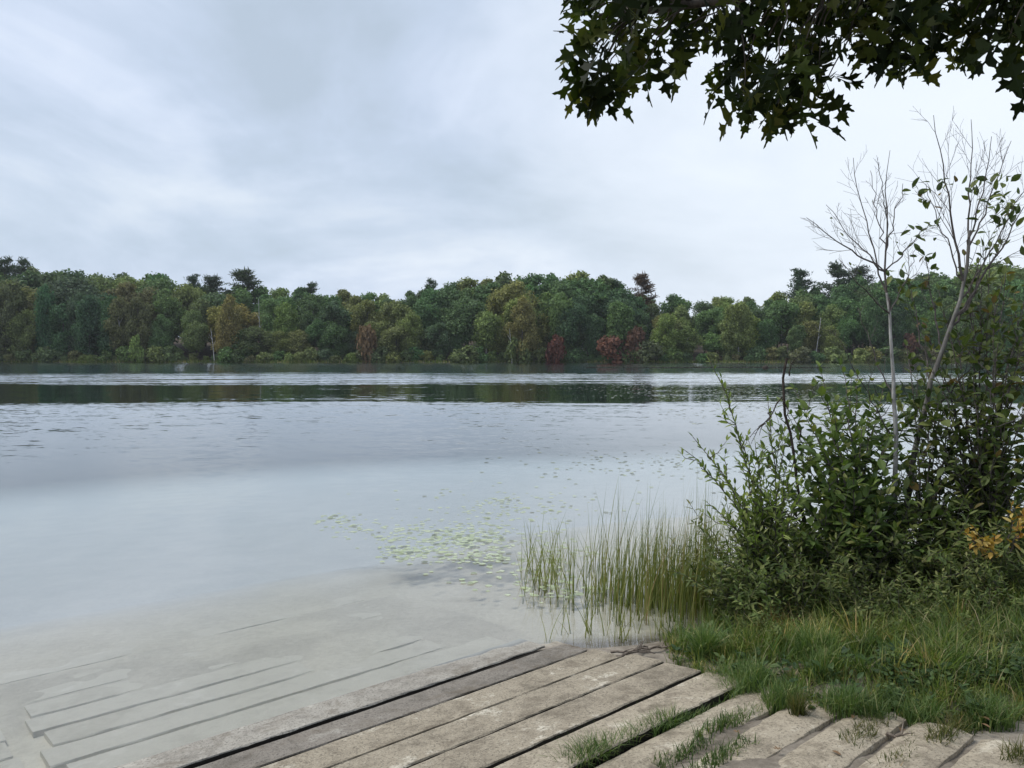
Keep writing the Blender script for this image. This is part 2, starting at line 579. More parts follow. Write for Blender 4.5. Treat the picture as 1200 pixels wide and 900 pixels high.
def ground_z(x, y, detail=True):
    x, y = np.asarray(x, float).ravel(), np.asarray(y, float).ravel()
    P = np.stack([x, y], -1)
    D = seg_dist(SHORE, P)
    z = np.where(D > 0, 0.12 * np.minimum(D, 9) + 0.02 * np.maximum(D - 9, 0),
                 np.where(D > -3.2, 0.09 * D, -0.288 + 0.09 * (D + 3.2) - 0.035 * np.minimum((D + 3.2) ** 2, 12)))
    z = np.maximum(z, -4.5)
    bd_ = -seg_dist(BANKLINE, P)
    bank = np.where(inside(BANKPOLY, P), sstep(np.abs(bd_), 0, 0.5), 0) * sstep(D, 0, 0.4)
    z = z + bank * (0.07 + 0.10 * vnoise(x, y, 1.1) + 0.05 * vnoise(x, y, 4))
    e, m = P @ ev, P @ mv
    onplank = sstep(e, E_L - 3.9, E_L - 3.8) * (1 - sstep(e, E_R - 0.1, E_R)) * sstep(m, M0 - 0.352 * 8, M0 - 0.352 * 7.8)
    if detail:
        k = (m - M0) / PITCHW
        fill = -0.115 + 0.108 * sstep(k, 4.3, 5.6) + (0.028 * vnoise(x, y, 3.3) + 0.022 * vnoise(x, y, 9)) * sstep(k, 4.3, 5.6) + 0.012 * vnoise(x, y, 14)
        lf = 1 - sstep(e, E_L + 0.5, E_L + 2.2)
        fill = np.where(D < 0, np.maximum(fill, -0.02 + 0.03 * sstep(-D, 0.15, 1.5) - 0.03 * lf * (1 - sstep(-D, 1.2, 2.2)) + 0.03 * vnoise(x, y, 2.2) + 0.012 * vnoise(x, y, 7)), fill)
        fill = np.where((D > 0) & (k < 4.3), np.maximum(fill, 0.006 - z), fill)
        fill = np.where((np.abs(k) < 0.25) & (D > -0.3), np.maximum(fill, 0.004 - z), fill)
        z = z + (1 - bank) * onplank * fill + (1 - onplank) * (1 - bank) * 0.03 * vnoise(x, y, 2.5) * sstep(-y, -20, -10)
    # rising wooded shore across the lake and at the far sides
    F2 = np.maximum(y - far_edge(x), np.maximum(np.abs(x) - 235, -1e3))
    hill = np.where(F2 > -6, 0.16 * F2, -9)
    hill = np.where(F2 > 0, 0.12 * np.minimum(F2, 8) + 0.14 * np.clip(F2 - 8, 0, 45) + 0.02 * np.clip(F2 - 53, 0, 400) + 1.5 * vnoise(x, y, 0.03) * sstep(F2, 5, 30), hill)
    return np.maximum(z, hill), D, bank, onplank, F2


def axis(lo, hi, step, far, growth):
    a = list(np.arange(lo, hi + 1e-6, step))
    s, x = step, hi
    while x < far[1]:
        s = min(s * growth, 40)
        x += s
        a.append(x)
    s, x, pre = step, lo, []
    while x > far[0]:
        s = min(s * growth, 40)
        x -= s
        pre.append(x)
    return np.array(pre[::-1] + a)


xs = axis(-5.5, 6.5, 0.05, (-700, 700), 1.14)
ys = axis(2.6, 9.5, 0.05, (-400, 1500), 1.12)
ys = np.unique(np.concatenate([ys[(ys < 195)], np.arange(195, 262, 1.5), ys[ys > 262]]))
X, Y = np.meshgrid(xs, ys)
gz_, D_, bk_, op_, F2_ = ground_z(X, Y)
g = MB()
V = np.stack([X.ravel(), Y.ravel(), gz_], -1)
nx, ny = len(xs), len(ys)
i = (np.arange(ny - 1)[:, None] * nx + np.arange(nx - 1)[None]).ravel()
g.add(V, [np.stack([i, i + 1, i + nx + 1, i + nx], -1)])
ground = g.build('ground', M['ground'], smooth=True)
tag(ground, 'sandy soil, pale lake bed and wooded far bank', 'ground', kind='structure')
zn = np.zeros((len(V), 4), np.float32)
far_land = sstep(F2_, -3, 1)
zn[:, 0] = np.clip(np.maximum(bk_ * 0.85 * sstep(D_, -0.2, 0.3), far_land) + 0.4 * sstep(-D_, -0.6, -0.1) * (1 - op_) * sstep(X.ravel(), 0.5, 1.2) * (D_ > -0.3), 0, 1)
ks_ = ((np.stack([X.ravel(), Y.ravel()], -1) @ mv) - M0) / PITCHW
zn[:, 0] = np.maximum(zn[:, 0], 0.45 * op_ * (D_ > 0.1) * sstep(np.abs((ks_ + 0.5) % 1 - 0.5) + 0.25 * vnoise(X.ravel(), Y.ravel(), 4), 0.30, 0.12))
zn[:, 0] = np.maximum(zn[:, 0], op_ * (ks_ < 4.6) * (D_ > 0.0))
zn[:, 1] = 0
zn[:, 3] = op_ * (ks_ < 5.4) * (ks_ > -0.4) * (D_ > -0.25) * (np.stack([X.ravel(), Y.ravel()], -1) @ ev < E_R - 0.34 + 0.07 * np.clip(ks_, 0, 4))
zn[:, 1] = np.clip(sstep(-D_, 0.02, 0.35), 0, 1) * (1 - far_land) * (1 - 0.2 * op_ * sstep(vnoise(X.ravel(), Y.ravel(), 1.6), 0.25, -0.2))
zn[:, 2] = sstep(-D_ + 0.8 * vnoise(X.ravel(), Y.ravel(), 0.5), 2.4, 7.0) * (1 - far_land)
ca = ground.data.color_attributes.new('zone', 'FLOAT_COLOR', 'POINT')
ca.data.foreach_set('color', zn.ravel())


def gz(x, y):
    return ground_z(np.atleast_1d(x), np.atleast_1d(y))[0]


# ------------------------------------------------------------------ the lake
wm, t, out = new_mat('lake_water')
pos = nn(t, 'ShaderNodeNewGeometry').outputs['Position']
sx = nn(t, 'ShaderNodeSeparateXYZ')
t.links.new(pos, sx.inputs[0])
warp_map = nn(t, 'ShaderNodeMapping')
warp_map.inputs['Scale'].default_value = (0.02, 0.11, 1)
t.links.new(pos, warp_map.inputs[0])
wn = noise(t, warp_map.outputs[0], 1.0, 4, 0.6)
# wind lanes: ruffled and glassy bands lying across the lake
yy = mathn(t, 'MULTIPLY', sx.outputs[1], mathn(t, 'ADD', 1.0, mathn(t, 'MULTIPLY', mathn(t, 'SUBTRACT', wn.outputs[0], 0.5), 0.22)))
lane = ramp(t, mathn(t, 'DIVIDE', yy, 204.0), [(0.0, 0.006), (0.045, 0.010), (0.068, 0.02), (0.09, 0.05), (0.13, 0.10), (0.174, 0.115), (0.194, 0.024), (0.29, 0.028), (0.335, 0.13), (0.43, 0.14), (0.49, 0.05), (0.60, 0.035), (0.74, 0.07), (0.90, 0.06), (0.96, 0.045)])

st_map = nn(t, 'ShaderNodeMapping')
st_map.inputs['Scale'].default_value = (0.05, 0.75, 1)
t.links.new(pos, st_map.inputs[0])
streak = noise(t, st_map.outputs[0], 1.0, 4, 0.65)
lane = mathn(t, 'MULTIPLY', lane, mixf(t, smooth(t, sx.outputs[1], 33, 38), 1.0, mathn(t, 'ADD', 0.35, mathn(t, 'MULTIPLY', smooth(t, streak.outputs[0], 0.35, 0.68), 1.3))))


def slope(scale_xy, s, detail):
    mp = nn(t, 'ShaderNodeMapping')
    mp.inputs['Scale'].default_value = (scale_xy[0], scale_xy[1], 1)
    t.links.new(pos, mp.inputs[0])
    n = noise(t, mp.outputs[0], s, detail, 0.55)
    v = nn(t, 'ShaderNodeVectorMath', operation='SUBTRACT')
    t.links.new(n.outputs['Color'], v.inputs[0])
    v.inputs[1].default_value = (0.5, 0.5, 0.5)
    return v.outputs[0]


s1, s2 = slope((0.45, 1.1), 5.5, 2), slope((0.3, 0.9), 1.8, 2)
half = nn(t, 'ShaderNodeVectorMath', operation='SCALE')
t.links.new(s2, half.inputs[0])
half.inputs['Scale'].default_value = 0.5
s2 = half.outputs[0]
va = nn(t, 'ShaderNodeVectorMath', operation='ADD')
t.links.new(s1, va.inputs[0])
t.links.new(s2, va.inputs[1])
amp = nn(t, 'ShaderNodeVectorMath', operation='SCALE')
t.links.new(va.outputs[0], amp.inputs[0])
t.links.new(mathn(t, 'MULTIPLY', lane, 2.2), amp.inputs['Scale'])
flat = nn(t, 'ShaderNodeVectorMath', operation='MULTIPLY')
t.links.new(amp.outputs[0], flat.inputs[0])
flat.inputs[1].default_value = (0.8, 1, 0)
up = nn(t, 'ShaderNodeVectorMath', operation='ADD')
t.links.new(flat.outputs[0], up.inputs[0])
# ruffled water's normals tilted toward the camera so they mirror higher sky
view_tilt = nn(t, 'ShaderNodeCombineXYZ')
view_tilt.inputs[2].default_value = 1
t.links.new(mathn(t, 'MULTIPLY', lane, -0.55), view_tilt.inputs[1])
t.links.new(view_tilt.outputs[0], up.inputs[1])
nrm = nn(t, 'ShaderNodeVectorMath', operation='NORMALIZE')
t.links.new(up.outputs[0], nrm.inputs[0])
gl = nn(t, 'ShaderNodeBsdfGlossy')
gl.inputs['Roughness'].default_value = 0.03
gl.inputs['Color'].default_value = (0.98, 0.99, 1, 1)
t.links.new(nrm.outputs[0], gl.inputs['Normal'])
tr = nn(t, 'ShaderNodeBsdfTransparent')
tr.inputs[0].default_value = (0.99, 1, 1, 1)
fr = nn(t, 'ShaderNodeFresnel')
fr.inputs['IOR'].default_value = 1.62
mx = nn(t, 'ShaderNodeMixShader')
t.links.new(fr.outputs[0], mx.inputs[0])
t.links.new(tr.outputs[0], mx.inputs[1])
t.links.new(gl.outputs[0], mx.inputs[2])
t.links.new(mx.outputs[0], out.inputs[0])
ab = nn(t, 'ShaderNodeVolumeAbsorption')
ab.inputs['Color'].default_value = (0.70, 0.84, 0.88, 1)
ab.inputs['Density'].default_value = 0.045
t.links.new(ab.outputs[0], out.inputs['Volume'])
w = MB()
x0, x1, y0, y1, zb = -330, 330, -60, 300, -9
w.add([(x0, y0, 0), (x1, y0, 0), (x1, y1, 0), (x0, y1, 0), (x0, y0, zb), (x1, y0, zb), (x1, y1, zb), (x0, y1, zb)],
      [(0, 1, 2, 3), (7, 6, 5, 4), (0, 4, 5, 1), (1, 5, 6, 2), (2, 6, 7, 3), (3, 7, 4, 0)])
tag(w.build('lake', wm), 'calm grey lake with wind lanes and clear shallows', 'lake', kind='structure')

# ------------------------------------------------------------------ concrete ramp planks
ORD = ['first', 'second', 'third', 'fourth', 'fifth', 'sixth', 'seventh', 'eighth', 'ninth', 'tenth', 'eleventh', 'twelfth', 'thirteenth', 'fourteenth', 'fifteenth', 'sixteenth', 'seventeenth', 'eighteenth', 'nineteenth', 'twentieth']


def plank(k, e0, e1, gap, mat, label, group, drop=0.0, worn=False):
    lo, hi = M0 + PITCHW * (k - 1) + gap / 2, M0 + PITCHW * k - 0.006
    n = 70
    es = np.linspace(e0, e1, n)
    prof = [(0.004, -0.13), (0.0, -0.03), (0.012, -0.008), (0.03, 0.0), (0.25, 0.001), (0.5, 0.0), (0.75, 0.001), (0.97, 0.0), (0.988, -0.008), (1.0, -0.03), (0.996, -0.13)]
    kpf = len(prof)
    cen = ev * (e0 + e1) / 2 + mv * (lo + hi) / 2
    V = []
    for e in es:
        for q, (f, dz) in enumerate(prof):
            if worn and 1 < q < 9:
                dz = -0.024 * abs(2 * f - 1) ** 3
            elif worn:
                dz = min(dz, -0.04)
            mm = lo + (hi - lo) * f
            edge = 1 if q in (1, 2, 8, 9) else 0
            mm += (0.012 * float(vnoise(e, mm * 3 + k, 5)) + 0.010 * float(vnoise(e, mm * 3 + k * 7, 19))) * edge
            p = ev * e + mv * mm
            z = float(ramp_z(p)) + dz - drop
            if 1 < q < 9:
                z += 0.006 * float(vnoise(e + k * 3, mm, 6)) - (0.012 * max(0, float(vnoise(e + 9 * k, mm, 16))) if edge else 0)
            V.append((p[0] - cen[0], p[1] - cen[1], z))
    b = MB()
    i = (np.arange(n - 1)[:, None] * kpf + np.arange(kpf - 1)[None]).ravel()
    b.add(V, [np.stack([i, i + kpf, i + kpf + 1, i + 1], -1), np.arange(kpf), np.arange(kpf)[::-1] + (n - 1) * kpf])
    o = b.build('concrete_plank', mat, smooth=False)
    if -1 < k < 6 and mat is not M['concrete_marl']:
        o.data.materials.append(M['gap_shade'])
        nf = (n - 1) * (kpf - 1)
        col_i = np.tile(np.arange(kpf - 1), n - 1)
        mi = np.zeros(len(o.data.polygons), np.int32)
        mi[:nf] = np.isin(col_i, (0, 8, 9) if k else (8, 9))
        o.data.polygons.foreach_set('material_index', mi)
    o.location = (cen[0], cen[1], 0)
    tag(o, label, 'concrete plank', group)
    return o


GR = 'concrete planks of the boat ramp'
for k in range(-8, 15):
    j = random.uniform(-0.04, 0.04)
    if k <= -1:
        plank(k, E_L + j + 0.05 * (k % 2), E_R - 0.35, 0.055, M['concrete_marl'], f'pale sunken ramp plank, {ORD[-k - 1]} one out from the waterline under water', GR)
    elif k == 0:
        plank(k, E_L + j, E_R - 0.26, 0.03, M['concrete_awash'], 'wet concrete ramp plank along the waterline, its edge awash', GR, drop=-0.022)
    else:
        mat = M['concrete_wet'] if k == 1 else (M['concrete'] if k < 5 else M['concrete_sandy'])
        desc = {1: 'damp grey', 2: 'grey', 3: 'pale-stained grey', 4: 'pale-stained grey', 5: 'weathered'}.get(k, 'worn sandy')
        plank(k, E_L + j, E_R + j - {1: 0.14, 2: 0.05}.get(k, 0), {1: 0.085, 2: 0.05, 3: 0.024, 4: 0.018, 5: 0.024}.get(k, 0.075), mat,
              f'{desc} concrete plank, {ORD[k]} up the ramp from the waterline', GR, drop={1: -0.014, 2: -0.02, 3: -0.026, 4: -0.026, 5: -0.015}.get(k, 0.0), worn=k > 5)
for k in range(-6, 3):
    j = random.uniform(-0.03, 0.03)
    plank(k, E_L - 3.7, E_L - 0.14 + j, 0.03, M['concrete_marl'] if k < 1 else M['concrete_wet'], f'sunken plank of the left ramp column, {ORD[2 - k]} below its top', 'concrete planks of the left ramp column')

# ------------------------------------------------------------------ leaf shapes
def leaf_tmpl(width, fold=0.08, droop=0.12, n=5, shape=1.0):
    xs_ = np.linspace(0, 1, n)
    V, F = [], []
    for x in xs_:
        wdt = width * (math.sin(math.pi * min(1, x ** shape)) ** 0.8 if 0 < x < 1 else 0.02)
        zz = -droop * x * x
        V += [(x, -wdt, zz + fold * wdt / width), (x, 0, zz), (x, wdt, zz + fold * wdt / width)]
    for i in range(n - 1):
        a = i * 3
        F += [(a, a + 3, a + 4, a + 1), (a + 1, a + 4, a + 5, a + 2)]
    return np.array(V, float), [np.array(F)]


OVATE = leaf_tmpl(0.25, 0.06, 0.14, 5, 0.85)
LANCE = leaf_tmpl(0.13, 0.03, 0.10, 4, 0.9)
LANCEW = leaf_tmpl(0.17, 0.03, 0.10, 4, 0.9)
NARROW = leaf_tmpl(0.07, 0.02, 0.25, 4, 0.8)


def oak_tmpl():
    half = [(0, .006), (.20, .008), (.22, .07), (.19, .15), (.17, .22), (.26, .16), (.33, .04), (.39, .06), (.42, .22), (.38, .31), (.44, .31), (.48, .41), (.52, .29), (.58, .17), (.59, .04), (.65, .045), (.70, .14), (.71, .25), (.76, .17), (.83, .19), (.82, .08), (.88, .045), (.94, .05), (1.0, 0.0)]
    V, F = [], []
    mx_ = 0
    for (x, y) in half:
        mx_ = max(mx_, x)
        z = -0.16 * x * x
        V += [(x, -y, z + 0.22 * y), (mx_ * 0.97, 0, -0.16 * mx_ ** 2), (x, y, z + 0.22 * y)]
    for i in range(len(half) - 1):
        a = i * 3
        F += [(a, a + 3, a + 4, a + 1), (a + 1, a + 4, a + 5, a + 2)]
    return np.array(V, float), [np.array(F)]


OAK = oak_tmpl()


def bez(p0, p1, bend, n=10, wob=0.0):
    p0, p1 = np.asarray(p0, float), np.asarray(p1, float)
    tt = np.linspace(0, 1, n)[:, None]
    mid = (p0 + p1) / 2 + np.asarray(bend, float)
    P = (1 - tt) ** 2 * p0 + 2 * tt * (1 - tt) * mid + tt ** 2 * p1
    if wob:
        P[1:-1] += rng.normal(0, wob, (n - 2, 3))
    return P


def resample(P, n):
    seg = np.r_[0, np.cumsum(np.linalg.norm(np.diff(P, axis=0), axis=1))]
    s = np.linspace(0, seg[-1], n)
    return np.stack([np.interp(s, seg, P[:, i]) for i in range(3)], -1)


def leafy_stem(leaves, P, tmpl, size, step, frm=0.15, ang=0.9, flat=0.6, pair=False, jit=0.35):
    """leaves set alternately (or in pairs) along stem P from fraction frm"""
    L = np.linalg.norm(np.diff(P, axis=0), axis=1).sum()
    n = max(3, int(L * (1 - frm) / step))
    Q = resample(P, 60)
    idx = np.clip((frm + (1 - frm) * np.linspace(0, 1, n)) * 59, 0, 59).astype(int)
    T = unit(np.gradient(Q, axis=0))[idx]
    B = Q[idx]
    ph = np.arange(n) * 2.4 + rng.uniform(0, 6)
    for sgn in ((0, math.pi) if pair else (0,)):
        ref = np.tile([0.0, 0.0, 1.0], (n, 1)) + rng.normal(0, 0.25, (n, 3))
        S = unit(np.cross(T, ref))
        U = np.cross(S, T)
        a = ph + sgn
        D = T * math.cos(ang) + (S * np.cos(a)[:, None] + U * (np.sin(a) * flat)[:, None]) * math.sin(ang)
        D = D + rng.normal(0, jit * 0.5, (n, 3))
        N = np.tile([0.0, 0.0, 1.0], (n, 1)) + rng.normal(0, jit, (n, 3)) + T * 0.2
        fr_ = np.linspace(0, 1, n)
        s = size * rng.uniform(0.65, 1.15, n) * (1 - 0.35 * fr_ ** 3)
        leaves.leaves(tmpl, B, D, N, s, rng.uniform(0.8, 1.15, n))
    # terminal leaf
    leaves.leaves(tmpl, Q[-1:], T[-1:], np.array([[0.1, -0.2, 1]]), size * 0.7)


# ------------------------------------------------------------------ far forest
def tree_variant(seed, wide=0.7, low=0.12, nl=26, nleaf=9500, leaf=0.03):
    """unit-height broadleaf: crown mesh and trunk mesh"""
    r = np.random.default_rng(seed)
    cr = MB()
    lob = []
    for q in range(nl):
        zf = low + (0.93 - low) * (q + r.uniform(0, 1)) / nl
        env = math.sin(math.pi * min(1, max(0.02, ((zf - low) / (1.02 - low)) ** 0.75))) ** 0.6
        a = r.uniform(0, 2 * math.pi)
        rad = wide / 2 * env * r.uniform(0.35, 0.8)
        lr = wide * r.uniform(0.08, 0.19) * (0.65 + 0.5 * env)
        lob.append((rad * math.cos(a), rad * math.sin(a), min(zf, 1 - lr * 0.7), lr))
    lob.append((0, 0, 1 - wide * 0.12, wide * 0.13))
    lob = np.array(lob)
    pr = lob[:, 3] ** 2
    idx = r.choice(len(lob), nleaf, p=pr / pr.sum())
    Dv = unit(r.normal(0, 1, (nleaf, 3)) + np.array([0, 0, 0.35]))
    rr = lob[idx, 3] * r.uniform(0.3, 1.3, nleaf) ** 0.8
    P = lob[idx, :3] + Dv * rr[:, None] * np.array([1, 1, 0.95]) + r.normal(0, 0.012, (nleaf, 3))
    P[:, 2] = np.maximum(P[:, 2], 0.02)
    T = unit(r.normal(0, 1, (nleaf, 3)) + np.array([0, 0, -0.3]))
    N = unit(Dv + r.normal(0, 0.55, (nleaf, 3)))
    quad = (np.array([(-0.5, 0, 0), (-0.1, -0.42, 0.1), (0.5, -0.12, 0), (0.4, 0.3, 0.05), (-0.15, 0.45, 0.1)], float), [np.array([[0, 1, 2, 3, 4]])])
    cr.leaves(quad, P, T, N, leaf * r.uniform(0.6, 1.4, nleaf))
    tk = MB()
    lean = r.normal(0, 0.02, 2)
    pts = np.array([(lean[0] * s, lean[1] * s, s * 0.85 - 0.02) for s in np.linspace(0, 1, 6)])
    tk.tube(pts, np.linspace(0.017, 0.004, 6), 6)
    for q in range(7):
        l = lob[r.integers(len(lob))]
        zb_ = max(0.12, l[2] - 0.16)
        p0 = np.array([lean[0] * zb_, lean[1] * zb_, zb_])
        tk.tube(bez(p0, l[:3], (0, 0, 0.03), 5), np.linspace(0.007, 0.002, 5), 4)
    return cr.mesh('crown', M['far_leaf']), tk


def pine_variant(seed):
    r = np.random.default_rng(seed)
    cr, tk = MB(), MB()
    tk.tube([(0, 0, s) for s in np.linspace(-0.02, 0.97, 6)], np.linspace(0.016, 0.003, 6), 6)
    tri = (np.array([(0, -0.16, 0), (1, 0, 0.0), (0, 0.16, 0.05)], float), [np.array([[0, 1, 2]])])
    for lev in np.linspace(0.34, 0.97, 13):
        nb_ = r.integers(3, 6)
        for q in range(nb_):
            a = r.uniform(0, 2 * math.pi)
            L = (0.30 * (1 - ((lev - 0.3) / 0.75) ** 1.6) + 0.04) * r.uniform(0.55, 1.15)
            p1 = np.array([math.cos(a) * L, math.sin(a) * L, lev + r.uniform(-0.01, 0.05)])
            P = bez((0, 0, lev - 0.02), p1, (0, 0, -0.015), 6)
            tk.tube(P, np.linspace(0.005, 0.0015, 6), 4)
            n = 75
            s = r.uniform(0.25, 1.05, n)
            B = np.array([0, 0, lev - 0.02]) + s[:, None] * (p1 - np.array([0, 0, lev - 0.02])) + r.normal(0, 1, (n, 3)) * np.array([0.028, 0.028, 0.013])
            Dn = unit(r.normal(0, 1, (n, 3)) * np.array([1, 1, 0.5]) + np.array([0, 0, 0.35]))
            cr.leaves(tri, B, Dn, r.normal(0, 1, (n, 3)), r.uniform(0.03, 0.055, n))
    return cr.mesh('crown', M['far_leaf']), tk.mesh('trunk', M['far_bark'])


VAR = []
for q in range(12):
    c_, tk_ = tree_variant(100 + q, wide=random.uniform(0.5, 0.85), low=random.choice([0.05, 0.12, 0.2, 0.3]), nl=random.choice([26, 34, 44]), leaf=random.uniform(0.024, 0.032))
    VAR.append((c_, tk_.mesh('trunk', M['pale_bark'] if q in (3, 7) else M['far_bark'])))
BACKVAR = []
for q in range(6):
    c_, tk_ = tree_variant(300 + q, wide=random.uniform(0.5, 0.7), low=0.2, nl=26, nleaf=7500)
    BACKVAR.append((c_, tk_.mesh('trunk', M['far_bark'])))
PINE = [pine_variant(q) for q in range(3)]
SHR = []
for q in range(7):
    c_, tk_ = tree_variant(500 + q, wide=random.uniform(1.2, 1.8), low=0.02, nl=16, nleaf=1500, leaf=0.13)
    SHR.append((c_, tk_.mesh('stem', M['far_bark'])))

DARK, DEEP, MID, OLIVE = (0.112, 0.178, 0.082), (0.088, 0.155, 0.088), (0.150, 0.222, 0.092), (0.205, 0.245, 0.095)
YG, YEL, BRN, RED, ORG = (0.235, 0.285, 0.10), (0.26, 0.26, 0.095), (0.165, 0.185, 0.09), (0.18, 0.088, 0.068), (0.22, 0.175, 0.095)
CNAME = {DARK: 'dark green', DEEP: 'deep blue-green', MID: 'mid green', OLIVE: 'olive green', YG: 'yellow-green', YEL: 'yellowing', BRN: 'brownish green', RED: 'red-leaved', ORG: 'orange-leaved'}
PAL = [(-300, BRN), (22, OLIVE), (62, DEEP), (145, BRN), (172, MID), (240, DARK), (258, YEL), (288, MID), (325, OLIVE), (362, DARK), (418, OLIVE), (440, OLIVE), (480, DARK), (556, YG), (580, YEL), (640, MID), (660, DEEP), (730, DARK), (770, OLIVE), (810, MID), (850, YG), (885, DARK), (930, OLIVE), (985, DARK), (1060, MID), (1500, DARK)]
SKY_U = [-300, 0, 60, 100, 200, 240, 262, 300, 330, 380, 420, 480, 520, 550, 600, 640, 690, 715, 760, 800, 850, 880, 930, 970, 1010, 1060, 1120, 1200, 1500]
SKY_V = [306, 310, 314, 318, 319, 330, 334, 334, 338, 339, 338, 338, 334, 324, 321, 321, 318, 328, 344, 346, 345, 341, 334, 333, 322, 318, 312, 306, 306]
LANDMARKS = [(248, 'leaning pale dead trunk'), (428, 'orange bush'), (612, 'tall yellowing tree'), (716, 'scarlet shrub'), (865, 'pale-trunked yellow-green tree')]


def palette(u):
    c = PAL[0][1]
    for a, b in PAL:
        if u >= a:
            c = b
    return c


COUNT = {}


def far_label(u, colour, row, noun):
    lu, ln = min(LANDMARKS, key=lambda q: abs(q[0] - u))
    side = 'left' if u < lu else 'right'
    key = (colour, row, noun, lu, side)
    COUNT.setdefault(key, []).append(u)
    n = len(COUNT[key])
    return f'{colour} {noun}, {ORD[min(n, 20) - 1]} {side} of {ln}, {row}'


def put_tree(name, pair, loc, h, w, col, label, cat, group, trunk_name='trunk'):
    o = thing(name, label, cat, loc, group)
    o.rotation_euler = (0, 0, random.uniform(0, 6.28))
    o.scale = (w, w, h)
    a = link_mesh('crown', pair[0], o)
    a.color = tuple(x * random.uniform(0.88, 1.12) for x in col) + (1,)
    link_mesh(trunk_name, pair[1], o)
    return o


def z1(x, y):
    return float(gz(x, y)[0])


GT = 'trees of the wood across the lake'
jobs = []
for row, (yo, gap, dv0, dv1, vs_, rname) in enumerate(((5, 5.2, 20, 52, VAR, 'front row'), (12, 6.4, 12, 28, VAR, 'second row'), (21, 6.6, 5, 15, BACKVAR + VAR[:4], 'third row'), (33, 6.4, -2, 8, BACKVAR, 'skyline row'))):
    x = -168 + row * 2.1
    while x < 172:
        jobs.append((row, x + random.uniform(-1.8, 1.8), yo + random.uniform(-2, 2.5), random.uniform(dv0, dv1), vs_, rname))
        x += gap * random.uniform(0.8, 1.2)
jobs.sort(key=lambda q: min(abs(l[0] - (600 + F_PX * q[1] / (FAR + q[2]))) for l in LANDMARKS))
for row, x, yo, dv, vs_, rname in jobs:
    y = float(far_edge(np.array(x))) + yo
    u = 600 + F_PX * x / y
    z = z1(x, y)
    vtop = np.interp(u, SKY_U, SKY_V) + dv
    h = max(7, EYE + (414 - vtop) / F_PX * y - z) * random.uniform(0.96, 1.03)
    w = h * random.uniform(0.85, 1.15) if row else random.uniform(9.5, 14.5)
    col = palette(u + random.uniform(-9, 9)) if row < 2 else random.choice([DARK, DARK, MID, OLIVE, palette(u)])
    put_tree('broadleaf_tree', random.choice(vs_), (x, y, z - 0.1), h, w, col, far_label(u, CNAME[col], rname, 'broadleaf tree'), 'tree', GT)


def far_special(name, u, vtop, Y, pair, col, label, cat, wr=1.0, group=None, trunk='trunk'):
    x = (u - 600) / F_PX * Y
    z = z1(x, Y)
    h = EYE + (414 - vtop) / F_PX * Y - z
    return put_tree(name, pair, (x, Y, z - 0.1), h, h * wr, col, label, cat, group, trunk)


PC = (0.055, 0.085, 0.055)
GP = 'pines standing above the far wood'
for u, v, wr, l in ((8, 305, 0.8, 'dark pine rising above the far wood at the picture edge'), (29, 306, 0.7, 'second dark pine from the left end of the far treeline'),
                    (228, 323, 0.7, 'slim dark pine just left of the round pine pair'), (250, 323, 0.9, 'rounded dark pine beside the broad-topped tallest pine'),
                    (286, 316, 1.2, 'broad-topped dark pine, tallest above the left treeline'), (365, 333, 1.0, 'small flat-topped pine above the far treeline'),
                    (506, 329, 0.7, 'small pointed pine on the skyline before the high crowns'), (720, 328, 0.8, 'pine just left of the reddish-brown pine'),
                    (936, 317, 0.9, 'dark pine above the treeline beside the bare sapling'), (980, 311, 1.0, 'dark pine behind the bare twigs of the sapling'),
                    (1008, 313, 0.9, 'dark pine right behind the pale sapling trunk')):
    far_special('pine_tree', u, v, 236, PINE[int(u) % 3], PC, l, 'pine', wr, GP)
far_special('pine_tree', 751, 321, 230, PINE[1], (0.10, 0.062, 0.042), 'reddish-brown dying pine standing above the far treeline', 'pine', 0.85, GP)
far_special('maple_tree', 612, 346, 206.5, VAR[4], YEL, 'tall yellowing tree on the far shore, crown turning gold', 'tree', 0.75)
far_special('birch_tree', 865, 355, 207, VAR[3], YG, 'yellow-green tree with pale trunk in far front row', 'tree', 0.8)
far_special('birch_tree', 270, 345, 207, VAR[7], YEL, 'slim golden tree right of the leaning pale dead trunk', 'tree', 0.65)
GS = 'bushes along the far shore'
for u, v, c_, wr, l in ((716, 395, RED, 1.0, 'scarlet shrub at the foot of the far wood'), (745, 386, RED, 0.55, 'taller dark red bush right of the scarlet shrub'), (757, 400, BRN, 1.0, 'brown-red low bush right of the dark red bush'),
                        (650, 394, RED, 0.6, 'russet bush under the yellowing tree, far shore'), (428, 384, ORG, 0.4, 'orange bush, narrow and upright, on the far shore'), (160, 394, YG, 0.5, 'small bright yellow-green bush on the far shore'),
                        (606, 398, BRN, 0.7, 'low reddish bush below the tall yellowing tree'), (1064, 392, RED, 0.5, 'red bush glimpsed behind the leaning sapling')):
    far_special('autumn_shrub', u, v, 205.5, SHR[int(u) % 7], c_, l, 'bush', wr, GS, 'stem')
x = -150
while x < 155:
    y = float(far_edge(np.array(x))) + random.uniform(0.3, 2.6)
    u = 600 + F_PX * x / y
    c_ = random.choice([OLIVE, BRN, MID, DARK, OLIVE, DARK])
    h = random.uniform(1.6, 4.2)
    put_tree('shore_shrub', random.choice(SHR), (x, y, z1(x, y) - 0.1), h, h * random.uniform(0.9, 1.25), c_, far_label(u, CNAME[c_], 'water edge', 'shrub'), 'bush', 'low bushes along the far waterline', 'stem')
    x += random.uniform(2.0, 4.2)
